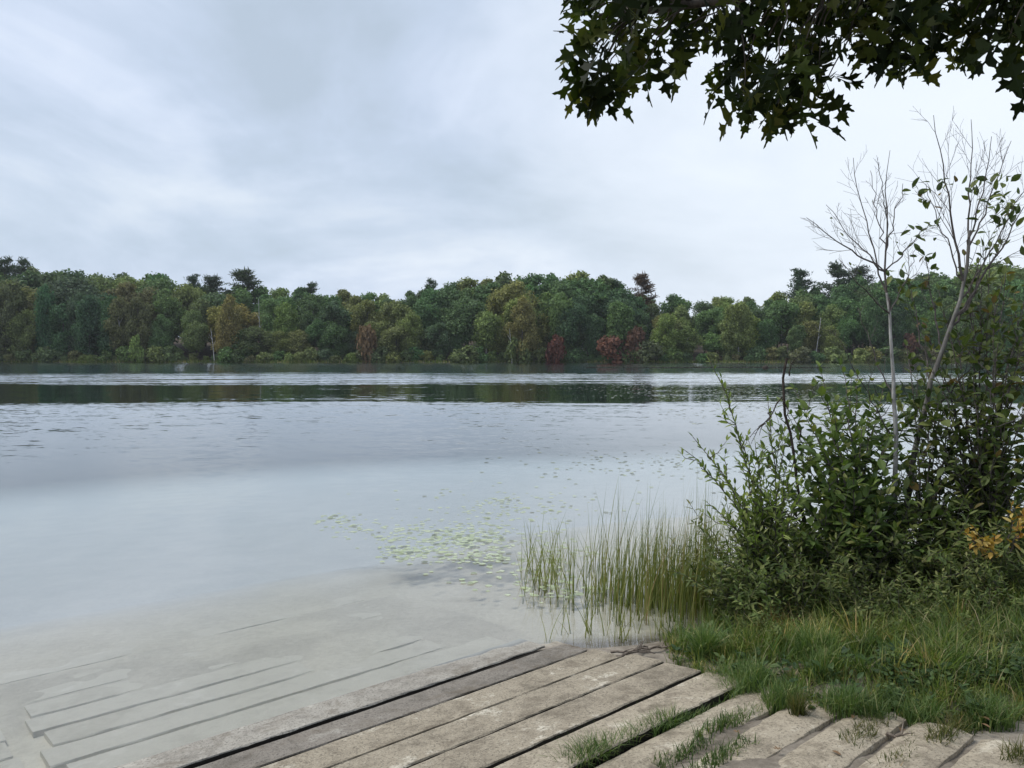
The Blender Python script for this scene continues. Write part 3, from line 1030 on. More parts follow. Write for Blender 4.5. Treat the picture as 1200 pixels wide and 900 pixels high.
# pale dead trunks
for u0, v0, u1, v1, l in ((251, 402, 247, 385, 'leaning pale dead trunk bare among bushes on the far shore'), (304, 383, 303, 350, 'tall thin pale trunk right of the golden far tree'), (600, 409, 597, 385, 'forked grey trunk under the tall yellowing tree'), (955, 400, 962, 372, 'grey leaning trunk in the far wood left of the sapling')):
    Y = 204.6
    Y = 211 if u0 == 304 else Y
    a, b_ = at_y(u0, v0, Y), at_y(u1, v1, Y + 0.5)
    a[2] = z1(a[0], Y) - 0.1
    b = MB()
    P = bez((0, 0, 0), b_ - a, (0.15, 0, 0), 7)
    b.tube(P, np.linspace(0.15, 0.06, 7), 6)
    b.tube(bez(P[4], P[4] + np.array([-0.9, 0.2, 1.6]), (0, 0, 0.1), 4), np.linspace(0.09, 0.03, 4), 5)
    b.tube(bez(P[3], P[3] + np.array([0.8, -0.2, 1.2]), (0, 0, 0.1), 4), np.linspace(0.08, 0.03, 4), 5)
    o = b.build('dead_tree', M['pale_bark'])
    o.location = a
    tag(o, l, 'dead tree')

# sedge along the far waterline
n = 9000
xx = rng.uniform(-150, 150, n)
yy_ = far_edge(xx) + rng.uniform(-0.9, 1.4, n)
b = MB()
b.blades(np.stack([xx, yy_, np.maximum(gz(xx, yy_), 0) - 0.05], -1), rng.uniform(0.4, 1.1, n), rng.uniform(0, 6.28, n), rng.uniform(0.05, 0.5, n), np.full(n, 0.12), 2)
tag(b.build('shore_sedge', M['grass']), 'strip of sedge along the far waterline', 'sedge', kind='stuff')

# low dark weed bed out on the water with a rock
b = MB()
n = 5200
xx = np.concatenate([rng.uniform(13, 54, n)])
yy_ = 133 + rng.normal(0, 0.9, n) + 1.5 * np.sin(xx * 0.2)
b.blades(np.stack([xx, yy_, np.full(n, -0.02)], -1), rng.uniform(0.06, 0.3, n), rng.uniform(0, 6.28, n), rng.uniform(0.4, 0.95, n), np.full(n, 0.1), 2)
M['dark_weed'] = leaf_mat('dark_weed', [(0, (0.02, 0.022, 0.015)), (1, (0.05, 0.05, 0.03))], 0.1)
tag(b.build('floating_weed_bed', M['dark_weed']), 'thin dark line of water weed far out on the lake', 'water weed', kind='stuff')
ico = MB()
th = np.linspace(0.05, math.pi - 0.05, 9)
V = []
for a in th:
    for q in range(12):
        f = q * math.pi / 6
        rr = 1 + 0.3 * float(vnoise(math.cos(f) * 2 + a, math.sin(f) * 2, 1.3))
        V.append((0.55 * rr * math.sin(a) * math.cos(f), 0.4 * rr * math.sin(a) * math.sin(f), 0.42 * rr * math.cos(a)))
i = (np.arange(8)[:, None] * 12 + np.arange(12)[None]).ravel()
j = (np.arange(8)[:, None] * 12 + (np.arange(12)[None] + 1) % 12).ravel()
ico.add(V, [np.stack([i, i + 12, j + 12, j], -1), np.arange(12), np.arange(12)[::-1] + 96])
o = ico.build('rock', M['dead'], smooth=True)
o.location = (*at_z(897, 431.5, 0)[:2], 0.05)
tag(o, 'small dark rock breaking the surface far out on the lake', 'rock')

# ------------------------------------------------------------------ lily pads
def pad_mesh(seed):
    r = np.random.default_rng(seed)
    k = 14
    a = np.linspace(0.16, 2 * math.pi - 0.16, k)
    rr = 1 + r.normal(0, 0.04, k)
    V = [(0, 0, 0)] + [(0.5 * math.cos(q) * s, 0.5 * math.sin(q) * s * 0.92, 0.03 * r.random()) for q, s in zip(a, rr)]
    b = MB()
    b.add(V, [np.array([[0, i_, i_ + 1] for i_ in range(1, k)])])
    return b.mesh('lily_pad', M['pad'])


PADS = [pad_mesh(q) for q in range(6)]
spots = []
for cu, cv, su, sv, n in ((478, 647, 16, 4, 22), (520, 628, 34, 8, 55), (560, 632, 22, 7, 30), (545, 652, 30, 4, 16), (400, 608, 12, 3, 9), (440, 622, 30, 6, 12), (600, 600, 40, 10, 24), (560, 580, 50, 8, 18), (630, 655, 40, 12, 22), (660, 690, 30, 8, 12), (540, 682, 12, 2, 6), (690, 590, 50, 10, 18), (500, 665, 60, 10, 10), (740, 560, 50, 10, 14)):
    for q in range(n):
        spots.append((random.gauss(cu, su), random.gauss(cv, sv)))
first = None
for q, (u, v) in enumerate(spots):
    p = at_z(u, v, 0)
    if first is None:
        o = first = link_mesh('lily_pad', PADS[0])
        tag(o, 'pale green lily pad floating in the near shallows left of the reeds', 'lily pad', 'lily pads floating in the near shallows')
    else:
        o = first.copy()
        o.data = PADS[q % 6]
        C.objects.link(o)
    s = random.uniform(0.05, 0.10)
    o.location = (p[0], p[1], 0.004 + 0.001 * (q % 7))
    o.rotation_euler = (random.gauss(0, 0.012), random.gauss(0, 0.012), random.uniform(0, 6.28))
    o.scale = (s, s, s * 0.5)
    tn = random.choice([1, 1, 1, 0.6, 0.3])
    o.color = (tn, tn, tn * random.uniform(0.8, 1.1), 1)
# the many smallest pads of the same patch, beyond counting
b = MB()
k = 8
a = np.linspace(0.2, 6.1, k)
tm = (np.array([(0, 0, 0)] + [(0.5 * math.cos(q), 0.5 * math.sin(q), 0.01) for q in a], float), [np.array([[0, i_, i_ + 1] for i_ in range(1, k)])])
P = []
for cu, cv, su, sv, n in ((478, 647, 20, 5, 80), (525, 628, 38, 9, 200), (560, 630, 26, 8, 120), (545, 652, 34, 5, 110), (400, 609, 12, 3, 40), (440, 622, 32, 7, 70), (590, 600, 45, 12, 160), (635, 655, 40, 14, 120), (650, 690, 36, 7, 60)):
    for q in range(n):
        P.append(at_z(random.gauss(cu, su), random.gauss(cv, sv), 0.003))
P = np.array(P)
n = len(P)
b.leaves(tm, P, np.column_stack([rng.normal(0, 1, (n, 2)), np.zeros(n)]), np.column_stack([rng.normal(0, 0.015, (n, 2)), np.ones(n)]), rng.uniform(0.03, 0.08, n))
small = b.build('floating_leaf_patch', M['pad'])
tag(small, 'pale yellow-green patch of the smallest pads left of the reeds', 'lily pads', kind='stuff')
# far drifts of pads: beyond counting
b = MB()
k = 8
a = np.linspace(0.2, 6.1, k)
tm = (np.array([(0, 0, 0)] + [(0.5 * math.cos(q), 0.5 * math.sin(q), 0.02) for q in a], float), [np.array([[0, i_, i_ + 1] for i_ in range(1, k)])])
P = []
for cu, cv, su, sv, n in ((800, 452, 50, 2.5, 500), (860, 458, 60, 3, 500), (900, 466, 60, 3.0, 400), (780, 462, 45, 3, 260), (1000, 470, 70, 6, 500), (1100, 500, 60, 14, 500), (700, 455, 40, 2, 120), (790, 545, 60, 10, 120), (690, 540, 60, 8, 60), (850, 480, 50, 8, 120)):
    for q in range(n):
        P.append(at_z(random.gauss(cu, su), random.gauss(cv, sv), 0.006))
P = np.array(P)
n = len(P)
b.leaves(tm, P, np.stack([rng.normal(0, 1, n), rng.normal(0, 1, n), 0.02 * rng.normal(0, 1, n)], -1), np.stack([rng.normal(0, 0.06, n), rng.normal(0, 0.06, n), np.ones(n)], -1), rng.uniform(0.08, 0.2, n) * np.where(P[:, 1] < 22, 0.6, 1))
M['far_pad'] = leaf_mat('far_pad', [(0, (0.06, 0.07, 0.04)), (0.6, (0.12, 0.14, 0.08)), (1, (0.3, 0.33, 0.2))], 0.0, 0.3, 0.6)
tag(b.build('drifting_lily_pads', M['far_pad']), 'drifts of lily pads far out on the right of the lake', 'lily pads', kind='stuff')

# ------------------------------------------------------------------ reeds
b = MB()
P = []
for cu, cv, su, sv, n in ((758, 702, 20, 6, 200), (795, 704, 17, 9, 260), (830, 692, 14, 12, 200), (722, 692, 10, 5, 70), (770, 718, 34, 10, 130), (820, 715, 16, 9, 140), (780, 700, 45, 14, 160), (715, 702, 30, 12, 60)):
    for q in range(n):
        P.append(at_z(random.gauss(cu, su), random.gauss(cv, sv), 0))
P = np.array(P)
P[:, 2] = np.minimum(gz(P[:, 0], P[:, 1]), 0.05) - 0.02
n = len(P)
b.blades(P, np.abs(rng.normal(0.58, 0.27, n)) + 0.08 - P[:, 2] * 0.5, rng.normal(0.3, 1.1, n), np.abs(rng.normal(0.16, 0.13, n)), rng.uniform(0.006, 0.011, n), 4)
tag(b.build('reed_bed', M['reed']), 'dense bed of green reeds at the water edge left of the bushes', 'reeds', kind='stuff')
RE = []
for q in range(5):
    b = MB()
    b.blades(np.array([[0, 0, -0.3], [0.01, 0, -0.3]]), np.array([1.0, 0.72]), np.array([q * 1.3, q * 1.3 + 2.0]), np.array([0.08 + 0.05 * q, 0.25]), np.array([0.011, 0.009]), 5)
    RE.append(b.mesh('reed_stalk', M['reed']))
first = None
spots = [(random.gauss(660, 26), random.gauss(678, 16)) for q in range(62)] + [(random.uniform(612, 640), random.uniform(660, 690)) for q in range(14)] + [(random.uniform(640, 800), random.uniform(735, 752)) for q in range(26)]
for q, (u, v) in enumerate(spots):
    p = at_z(u, v, 0)
    if first is None:
        o = first = link_mesh('reed_stalk', RE[0])
        tag(o, 'thin lone reed standing in open water left of the reed bed', 'reed', 'scattered reeds in the shallows')
    else:
        o = first.copy()
        o.data = RE[q % 5]
        C.objects.link(o)
    s = random.uniform(0.5, 0.85) if v < 720 else random.uniform(0.4, 0.62)
    o.location = (p[0], p[1], 0.3 * s - 0.12)
    o.rotation_euler = (random.gauss(0, 0.08), random.gauss(0, 0.08), random.uniform(0, 6.28))
    o.scale = (1, 1, s)

# ------------------------------------------------------------------ bank grass and ground cover
def bank_points(n, umin, umax, vmin, vmax, edge=0.0):
    u, v = rng.uniform(umin, umax, n), rng.uniform(vmin, vmax, n)
    P = np.array([at_z(a, c, 0.15)[:2] for a, c in zip(u, v)])
    D = seg_dist(SHORE, P)
    ok = inside(BANKPOLY, P) & (D > 0.02)
    de = np.abs(seg_dist(BANKLINE, P))
    ok &= de > edge + 0.12 * vnoise(P[:, 0], P[:, 1], 3)
    P, de = P[ok], de[ok]
    return np.column_stack([P, gz(P[:, 0], P[:, 1])]), de


b = MB()
Cn, dc = bank_points(3600, 780, 1330, 650, 890)
for c_, d_ in zip(Cn, dc):
    pv = float(vnoise(c_[0], c_[1], 2.6) + 0.5 * vnoise(c_[0], c_[1], 7))
    if pv < -0.28 + 0.5 * random.random() * 0.3:
        continue
    n = random.randint(9, 22)
    tl = float(sstep(d_, 0.05, 0.9)) * (1 - 0.45 * float(sstep(d_, 1.0, 1.8)))
    hh = (0.085 + 0.10 * tl) * random.uniform(0.35, 1.8) * (1 + 0.7 * pv)
    broad = random.random() < 0.22
    a = rng.uniform(0, 6.28, n)
    r_ = np.abs(rng.normal(0, 0.035 + 0.02 * tl, n))
    P = np.column_stack([c_[0] + np.cos(a) * r_, c_[1] + np.sin(a) * r_, np.full(n, c_[2] - 0.01)])
    b.blades(P, hh * rng.uniform(0.5, 1.3, n), a + rng.normal(0, 0.7, n), np.clip(np.abs(rng.normal(0.55, 0.25, n)), 0, 0.96), rng.uniform(0.004, 0.010, n) * (1.7 if broad else 1), 3)
tag(b.build('bank_grass', M['grass']), 'rough green grass with dry blades covering the right bank', 'grass', kind='stuff')
# small broad-leaved weeds scattered through the grass
b = MB()
Cn, dc = bank_points(420, 790, 1330, 665, 885, 0.02)
for c_ in Cn:
    n = random.randint(6, 16)
    a = rng.uniform(0, 6.28, n)
    P = np.tile(c_, (n, 1)) + np.column_stack([rng.normal(0, 0.03, (n, 2)), rng.uniform(0.01, 0.10, n)])
    b.leaves(OVATE, P, np.column_stack([np.cos(a), np.sin(a), rng.uniform(0.1, 0.9, n)]), np.column_stack([rng.normal(0, 0.3, (n, 2)), np.ones(n)]), rng.uniform(0.03, 0.085, n))
tag(b.build('bank_weeds', M['cover_leaf']), 'small broad-leaved weeds scattered through the bank grass', 'weeds', kind='stuff')
# long arching grass under the bushes
b = MB()
P, de = bank_points(6500, 830, 1330, 650, 780, 0.5)
n = len(P)
b.blades(P, rng.uniform(0.15, 0.38, n), rng.normal(-1.7, 1.3, n), np.clip(np.abs(rng.normal(0.6, 0.25, n)), 0, 0.97), rng.uniform(0.005, 0.010, n), 4)
tag(b.build('long_grass', M['grass']), 'long arching grass under the bushes on the bank', 'grass', kind='stuff')
# creeping leaves at the foot of the bank on the right
b = MB()
P, de = bank_points(5200, 1030, 1290, 775, 848, 0.03)
P = P[rng.random(len(P)) < 0.75]
n = len(P)
P[:, 2] += rng.uniform(0.02, 0.11, n)
b.leaves(OVATE, P, np.column_stack([rng.normal(0, 1, (n, 2)), rng.normal(0.1, 0.25, n)]), np.column_stack([rng.normal(0, 0.4, (n, 2)), np.ones(n)]), rng.uniform(0.025, 0.055, n), rng.uniform(1.0, 1.7, n))
tag(b.build('ground_cover', M['cover_leaf']), 'creeping dark leaves at the grassy edge of the ramp', 'ground cover', kind='stuff')

# ------------------------------------------------------------------ tufts in the joints
TUFTS = [((690, 884), 0.13, 0.10, 130, 1.0, 'bushy green grass tuft in the joint nearest the bottom edge'), ((735, 862), 0.10, 0.16, 150, 1.0, 'long green grass tuft right behind the bushy one'),
         ((775, 847), 0.10, 0.08, 80, 1.05, 'small green grass tuft ending the long tuft strip'), ((755, 818), 0.09, 0.20, 170, 0.95, 'strip of short grass between two planks below the sticks'),
         ((790, 800), 0.10, 0.18, 150, 0.95, 'grass strip joining the short strip to the bank'), ((812, 832), 0.06, 0.16, 90, 0.8, 'thin brownish grass in the joint left of a bare plank'),
         ((845, 808), 0.10, 0.14, 120, 1.1, 'light green grass clump at the plank ends'), ((800, 882), 0.05, 0.12, 60, 0.8, 'low mossy tuft in the joint right of the bushy tuft'),
         ((855, 845), 0.06, 0.18, 110, 0.85, 'low green-brown tuft midway along a sandy joint'), ((845, 887), 0.05, 0.16, 80, 0.8, 'flat sparse tuft at the bottom in a sandy joint'),
         ((935, 836), 0.14, 0.04, 60, 0.7, 'lone spiky grey-green grass tuft on the bare sand'), ((1012, 858), 0.07, 0.12, 90, 0.7, 'brownish grass tuft in the joint below the bank centre'),
         ((1060, 878), 0.05, 0.15, 70, 0.75, 'sparse tuft along the joint left of the last pale plank'), ((1112, 856), 0.09, 0.12, 110, 0.75, 'olive-brown tuft beside the rightmost pale plank'),
         ((1140, 838), 0.08, 0.10, 90, 0.8, 'tuft where the rightmost joint meets the creeping leaves'), ((1193, 885), 0.09, 0.06, 70, 0.75, 'dark tuft at the right edge near the bottom'),
         ((826, 772), 0.20, 0.06, 130, 1.25, 'bright green upright grass clump where the ramp meets the bank'), ((906, 752), 0.22, 0.06, 90, 0.9, 'rust-tinged dry grass clump on the bank edge'),
         ((950, 775), 0.17, 0.14, 220, 1.3, 'bright fresh grass clump on the bank above the bare sand'), ((880, 800), 0.14, 0.12, 150, 1.1, 'yellow-green clump hanging over the plank ends'),
         ((965, 800), 0.12, 0.10, 120, 1.1, 'grass clump at the bank edge right of the spiky tuft'), ((1040, 822), 0.10, 0.05, 80, 0.9, 'yellow moss-like clump beside the creeping leaves'),
         ((868, 806), 0.15, 0.11, 120, 1.2, 'grass clump spilling over the plank ends right of the hanging one'), ((832, 796), 0.13, 0.10, 110, 1.1, 'grass clump spilling onto the ramp left of the hanging one'),
         ((988, 830), 0.15, 0.11, 110, 1.05, 'messy grass clump at the bank edge above a bare sandy plank'), ((1022, 836), 0.12, 0.09, 90, 0.85, 'olive grass clump just left of the yellow moss-like clump'),
         ((1080, 838), 0.13, 0.10, 100, 1.0, 'grass clump spilling out below the creeping leaves'), ((1160, 838), 0.14, 0.11, 110, 1.0, 'long grass clump leaning over the rightmost pale plank'),
         ((915, 822), 0.14, 0.10, 110, 1.15, 'yellow-green grass clump just above the spiky tuft')]
for (u, v), h, spread, n, tn, lab in TUFTS:
    p = at_ramp(u, v)
    p[2] = z1(p[0], p[1])
    n = int(n * 3.6)
    pl = np.clip(rng.normal(0, 1, (n, 2)), -1.7, 1.7)
    off = pl[:, :1] * ev * spread + pl[:, 1:] * mv * 0.036 if h < 0.14 and 'clump' not in lab else pl * spread * 0.6
    Q = np.column_stack([off, np.zeros(n)])
    Q[:, 2] = gz(p[0] + off[:, 0], p[1] + off[:, 1]) - p[2]
    b = MB()
    dry = 'spiky' in lab
    b.blades(Q, 1.35 * h * rng.uniform(0.5, 1.3, n), rng.uniform(0, 6.28, n), np.clip(np.abs(rng.normal(0.6, 0.25, n)), 0, 0.95) * (0.7 if dry else 1), rng.uniform(0.0045, 0.0085, n), 3)
    o = b.build('grass_tuft', M['tuft'])
    o.location = p
    rust = (1.7, 0.85, 0.6) if 'rust' in lab else ((1.3, 1.0, 0.8) if tn < 0.8 else (1, 1.1, 0.9))
    o.color = tuple(tn * q for q in rust) + (1,)
    tag(o, lab, 'grass tuft', 'grass tufts at the ramp and bank edge')

# ------------------------------------------------------------------ sticks and fallen leaves
for q, (u, v, du, dv, lab) in enumerate(((722, 772, 40, -6, 'dark stick on top of the driftwood on the ramp'), (716, 766, 52, 3, 'long driftwood stick lying at the plank ends'), (735, 770, 24, -9, 'short crooked stick among the driftwood'), (745, 764, 55, -2, 'thin pale stick pointing to the bank grass'), (790, 742, 48, -9, 'weathered driftwood branch at the water edge by the reeds'), (800, 748, 36, 2, 'second driftwood branch at the water edge, lower one'), (1040, 857, 26, 4, 'small dark twig lying on the bare sandy plank'))):
    a, c_ = at_ramp(u, v), at_ramp(u + du, v + dv)
    a[2], c_[2] = z1(*a[:2]) + 0.03, z1(*c_[:2]) + 0.02
    if v > 760 and u < 800:
        a[2], c_[2] = max(a[2], float(ramp_z(a[:2])) + 0.015), max(c_[2], float(ramp_z(c_[:2])) + 0.02)
    b = MB()
    P = bez((0, 0, 0), c_ - a, (0, 0, 0.03), 8, 0.006)
    b.tube(P, np.linspace(0.013, 0.005, 8), 6)
    b.tube(bez(P[4], P[4] + np.array([0.06, 0.09, 0.05]), (0, 0, 0.01), 4), np.linspace(0.006, 0.002, 4), 5)
    b.tube(bez(P[2], P[2] + np.array([0.08, -0.05, 0.05]), (0, 0, 0.01), 4), np.linspace(0.006, 0.002, 4), 5)
    o = b.build('driftwood_stick', M['stick'])
    o.location = a
    tag(o, lab, 'stick', 'sticks washed up at the ramp')
LV = [((755, 846), 'brown leaf on the pale-stained plank'), ((905, 880), 'small brown leaf on the sandy plank near the bottom'), ((1000, 840), 'curled leaf below the bank centre'), ((1085, 836), 'brown leaf lying by the yellow clump'), ((1112, 824), 'large rust leaf at the edge of the creeping leaves'),
      ((1100, 840), 'pale brown leaf beside the rust leaf'), ((1150, 850), 'brown leaf beside the rightmost pale plank'), ((1058, 855), 'dark leaf near the small dark twig'), ((975, 882), 'tiny brown leaf at the bottom right of the spiky tuft'), ((868, 862), 'small leaf caught in a sandy joint'),
      ((700, 838), 'lone leaf on a grey plank near the gap'), ((1160, 846), 'torn brown leaf right of the olive tuft')]
for (u, v), lab in LV:
    p = at_ramp(u, v)
    b = MB()
    b.leaves(OVATE if random.random() < 0.6 else OAK, np.zeros((1, 3)), np.array([[random.gauss(0, 1), random.gauss(0, 1), 0.06]]), np.array([[random.gauss(0, 0.3), random.gauss(0, 0.3), 1]]), random.uniform(0.04, 0.065))
    o = b.build('fallen_leaf', M['dry_leaf'])
    o.location = (p[0], p[1], max(z1(*p[:2]), float(ramp_z(p[:2]))) + 0.012)
    tag(o, lab, 'fallen leaf', 'fallen leaves on the ramp')

# ------------------------------------------------------------------ bushes on the bank
def base_at(u, v):
    p = at_z(u, v, 0.12)
    p[2] = z1(p[0], p[1]) - 0.03
    return p


def shrub(name, label, cat, base, stems, tmpl, size, step, mat, smat=None, side=5, side_len=0.4, sidefrm=0.25, rad=0.011, ang=0.9, pair=False, twigleaf=True, frm=0.3, group=None, spread=0.9):
    """stems: list of tip points; each carries side twigs, all carry leaves"""
    o = thing(name, label, cat, base, group)
    S, L = MB(), MB()
    for tip in stems:
        tip = np.asarray(tip, float) - base
        b0 = np.array([random.gauss(0, 0.06), random.gauss(0, 0.06), 0])
        hz = tip * np.array([1, 1, 0])
        P = bez(b0, tip, -hz * 0.28 + np.array([0, 0, 0.10 * tip[2]]), 14, 0.008)
        ln = np.linalg.norm(tip)
        S.tube(P, np.linspace(rad, 0.003, 14), 5)
        leafy_stem(L, P, tmpl, size, step, frm, ang, pair=pair)
        for q in range(side):
            f = random.uniform(sidefrm, 0.95)
            i_ = int(f * 13)
            T = unit(np.gradient(P, axis=0))[i_]
            dr = unit(T * 0.7 + rng.normal(0, spread * 0.6, 3) + np.array([0, 0, 0.35]))
            l = side_len * random.uniform(0.5, 1.2) * (1.15 - 0.6 * f)
            Q = bez(P[i_], P[i_] + dr * l, (0, 0, -0.04), 8, 0.004)
            S.tube(Q, np.linspace(0.005, 0.002, 8), 4)
            if twigleaf:
                leafy_stem(L, Q, tmpl, size, step, 0.15, ang, pair=pair)
    S.build('stem', smat or M['twig'], o)
    L.build('leaves', mat, o)
    return o


Ya = 7.3
bs = base_at(905, 706)
shrub('willow_shrub', 'bright green willow-like bush with leafy sprays arching over the water', 'bush', bs,
      [at_y(832, 424, 7.6), at_y(803, 528, 7.2), at_y(812, 512, 7.7), at_y(838, 545, 7.0), at_y(862, 498, 7.4), at_y(885, 520, 7.2), at_y(830, 590, 7.0), at_y(852, 565, 7.3), at_y(900, 470, 7.7), at_y(930, 540, 7.0), at_y(910, 570, 6.9), at_y(870, 600, 6.9), at_y(895, 600, 7.5), at_y(845, 610, 7.4), at_y(920, 520, 7.5), at_y(940, 580, 6.8), at_y(925, 610, 6.7), at_y(880, 630, 6.7), at_y(860, 640, 7.0), at_y(955, 620, 6.7), at_y(868, 545, 7.6), at_y(895, 560, 7.6)],
      LANCEW, 0.105, 0.033, M['willow_leaf'], side=8, side_len=0.42, ang=0.75, frm=0.35, rad=0.010)
bs = base_at(1000, 712)
tips = [at_y(u, v, Y) for u, v, Y in ((905, 500, 7.9), (930, 455, 8.1), (960, 430, 8.0), (985, 428, 7.6), (1005, 440, 8.2), (1035, 455, 7.7), (1055, 478, 8.1), (945, 490, 7.3), (975, 480, 7.2), (1010, 500, 7.2), (1040, 520, 7.2), (925, 540, 7.4), (960, 550, 7.0), (1000, 560, 6.9), (1040, 575, 7.0), (1075, 560, 7.4), (1080, 600, 7.0), (940, 590, 7.0), (985, 600, 6.8), (1050, 500, 8.3), (1020, 470, 8.5), (890, 540, 8.2), (900, 590, 7.6), (880, 600, 7.9), (1090, 520, 7.9), (1100, 570, 7.6), (1075, 470, 8.3), (915, 470, 8.3), (950, 640, 6.7), (1010, 630, 6.6), (1060, 640, 6.7), (970, 520, 8.4))]
shrub('dogwood_shrub', 'dense dark green bush with oval leaves around the pale sapling trunk', 'bush', bs, tips, OVATE, 0.135, 0.064, M['shrub_leaf'], side=7, side_len=0.5, ang=1.0, frm=0.25, rad=0.012, pair=True)
bs = base_at(1150, 716)
tips = [at_y(u, v, Y) for u, v, Y in ((1090, 420, 7.4), (1120, 380, 7.6), (1150, 330, 7.8), (1180, 310, 7.4), (1215, 300, 7.6), (1240, 340, 7.2), (1105, 480, 7.2), (1140, 440, 7.0), (1170, 400, 7.0), (1200, 390, 7.0), (1225, 430, 6.9), (1120, 540, 7.0), (1165, 520, 6.8), (1195, 480, 6.8), (1215, 540, 6.8), (1095, 560, 7.6), (1250, 480, 7.0), (1070, 455, 7.8), (1085, 385, 7.9), (1130, 300, 8.0), (1100, 340, 8.0), (1165, 350, 7.2), (1190, 430, 7.4), (1145, 480, 7.4), (1180, 560, 7.0), (1110, 510, 7.8), (1160, 290, 7.9), (1205, 340, 7.8))]
shrub('hazel_shrub', 'loose dark leafy bush at the right edge of the picture', 'bush', bs, tips, OVATE, 0.135, 0.075, M['thicket_leaf'], side=10, side_len=0.62, ang=1.1, frm=0.3, rad=0.013)
bs = base_at(1088, 712)
tips = [at_y(u, v, Y) for u, v, Y in ((1062, 405, 7.9), (1085, 430, 7.6), (1110, 420, 7.9), (1075, 480, 7.5), (1100, 470, 7.3), (1125, 460, 7.6), (1065, 540, 7.2), (1120, 590, 7.2), (1090, 610, 7.0), (1130, 400, 8.1), (1060, 600, 6.9), (1110, 630, 6.8))]
shrub('hazel_shrub', 'airy leafy bush crossing behind the leaning sapling', 'bush', bs, tips, OVATE, 0.13, 0.075, M['thicket_leaf'], side=7, side_len=0.5, ang=1.1, frm=0.3, rad=0.010)
bs = base_at(1195, 700)
tips = [at_y(u, v, Y) for u, v, Y in ((1160, 560, 7.8), (1185, 560, 7.4), (1205, 560, 7.2), (1225, 580, 7.2), (1140, 590, 8.0), (1240, 560, 7.8), (1250, 600, 7.0), (1120, 600, 8.2), (1205, 600, 7.0), (1100, 610, 8.3), (1150, 620, 7.4), (1180, 610, 7.0), (1130, 560, 8.4))]
shrub('alder_shrub', 'low dark bush behind the yellow leaves on the right', 'bush', bs, tips, OVATE, 0.11, 0.055, M['shrub_leaf'], side=8, side_len=0.42, rad=0.009)
bs = base_at(1168, 735)
tips = [at_y(u, v, Y) for u, v, Y in ((1140, 618, 6.3), (1132, 625, 6.2), (1150, 632, 6.2), (1165, 628, 6.2), (1195, 622, 6.2), (1160, 642, 6.1), (1190, 596, 6.4), (1205, 598, 6.4))]
shrub('yellow_shrub', 'small shrub with golden yellow leaves on the right bank', 'bush', bs, tips, OVATE, 0.085, 0.04, M['yellow_leaf'], side=2, side_len=0.14, frm=0.72, sidefrm=0.75, rad=0.006)

# weeds: upright leafy herbs
WE = []
for q in range(5):
    S, L = MB(), MB()
    for s in range(11):
        tip = np.array([random.gauss(0, 0.26), random.gauss(0, 0.26), random.uniform(0.6, 1.0)])
        P = bez((random.gauss(0, 0.05), random.gauss(0, 0.05), 0), tip, -tip * np.array([0.25, 0.25, 0]) + np.array([0, 0, 0.06]), 10, 0.005)
        S.tube(P, np.linspace(0.005, 0.002, 10), 4)
        leafy_stem(L, P, LANCEW if q % 2 else LANCE, 0.125, 0.022, 0.08, 1.05, flat=1.0)
    WE.append((S.mesh('stem', M['twig']), L.mesh('leaves', M['weed_leaf'])))
WS = [(856, 712, .75), (880, 722, .7), (870, 700, .85), (905, 728, .65), (925, 716, .8), (948, 725, .75), (968, 712, .85), (985, 728, .65), (1012, 722, .75), (1035, 714, .9), (1050, 730, .7), (1075, 722, .8), (1098, 716, .85), (1090, 738, .6), (1118, 726, .75), (1140, 735, .7), (1150, 715, .8), (1172, 738, .65), (1190, 722, .8), (1200, 745, .6), (1060, 750, .45), (930, 690, .8), (1010, 694, .9), (1130, 690, .85), (890, 690, .85), (865, 735, .55), (895, 745, .5), (940, 742, .6), (975, 745, .55), (1005, 742, .6), (1030, 745, .5), (1115, 748, .5), (1155, 755, .5), (845, 722, .6), (960, 700, .9), (1065, 700, .9), (1085, 705, .8), (900, 765, .26), (925, 772, .3), (985, 766, .36), (1015, 775, .28), (1050, 770, .42), (1085, 768, .36), (1125, 772, .4), (1160, 778, .36), (1190, 770, .42), (1075, 795, .24), (1140, 800, .26), (1180, 806, .24), (870, 750, .34), (1020, 755, .4), (1105, 758, .45)]
WL = ['at the reed edge', 'beside the reeds, second from the water', 'behind the reed-edge herb', 'in front of the willow-like bush', 'under the willow-like bush', 'between the two left bushes, in front', 'between the two left bushes, behind', 'at the foot of the oval-leaved bush', 'in the dark hollow under the oval-leaved bush', 'below the pale sapling trunk', 'in front of the pale sapling', 'right of the pale sapling', 'behind the feathery herb', 'feathery, in the open grass', 'left of the yellow shrub', 'in front of the yellow shrub', 'behind the yellow shrub stems', 'right of the yellow shrub', 'at the right edge under the dark bush', 'at the right edge in the grass', 'low in the middle of the bank grass', 'inside the willow-like bush', 'inside the oval-leaved bush', 'deep under the right bush', 'at the water side of the willow-like bush', 'low beside the bright upright grass clump', 'low beside the rust-tinged grass', 'low in front of the two left bushes', 'above the bright fresh grass clump', 'low, straight below the pale sapling', 'below the leaning sapling, in the grass', 'low, left of the straight pale stalk', 'low near the right edge above the creeping leaves', 'at the bank corner where the reeds end', 'inside the left half of the oval-leaved bush', 'around the leaning sapling base', 'just right of the leaning sapling base', 'small, in front of the rust-tinged grass', 'small, left of the bright fresh grass clump', 'small, right of the bright fresh grass clump', 'small, above the spiky grass tuft on the sand', 'in mid bank below the pale dry stalk', 'in mid bank below the yellow leaves, left one', 'in mid bank straight below the yellow leaves', 'behind the creeping leaves on the right', 'behind the creeping leaves at the right edge', 'small, at the left end of the creeping leaves', 'small, amid the creeping leaves', 'small, amid the creeping leaves near the right edge', 'small, left of the rust-tinged grass', 'below the dark hollow under the bushes', 'beside the dry stalk bent right']
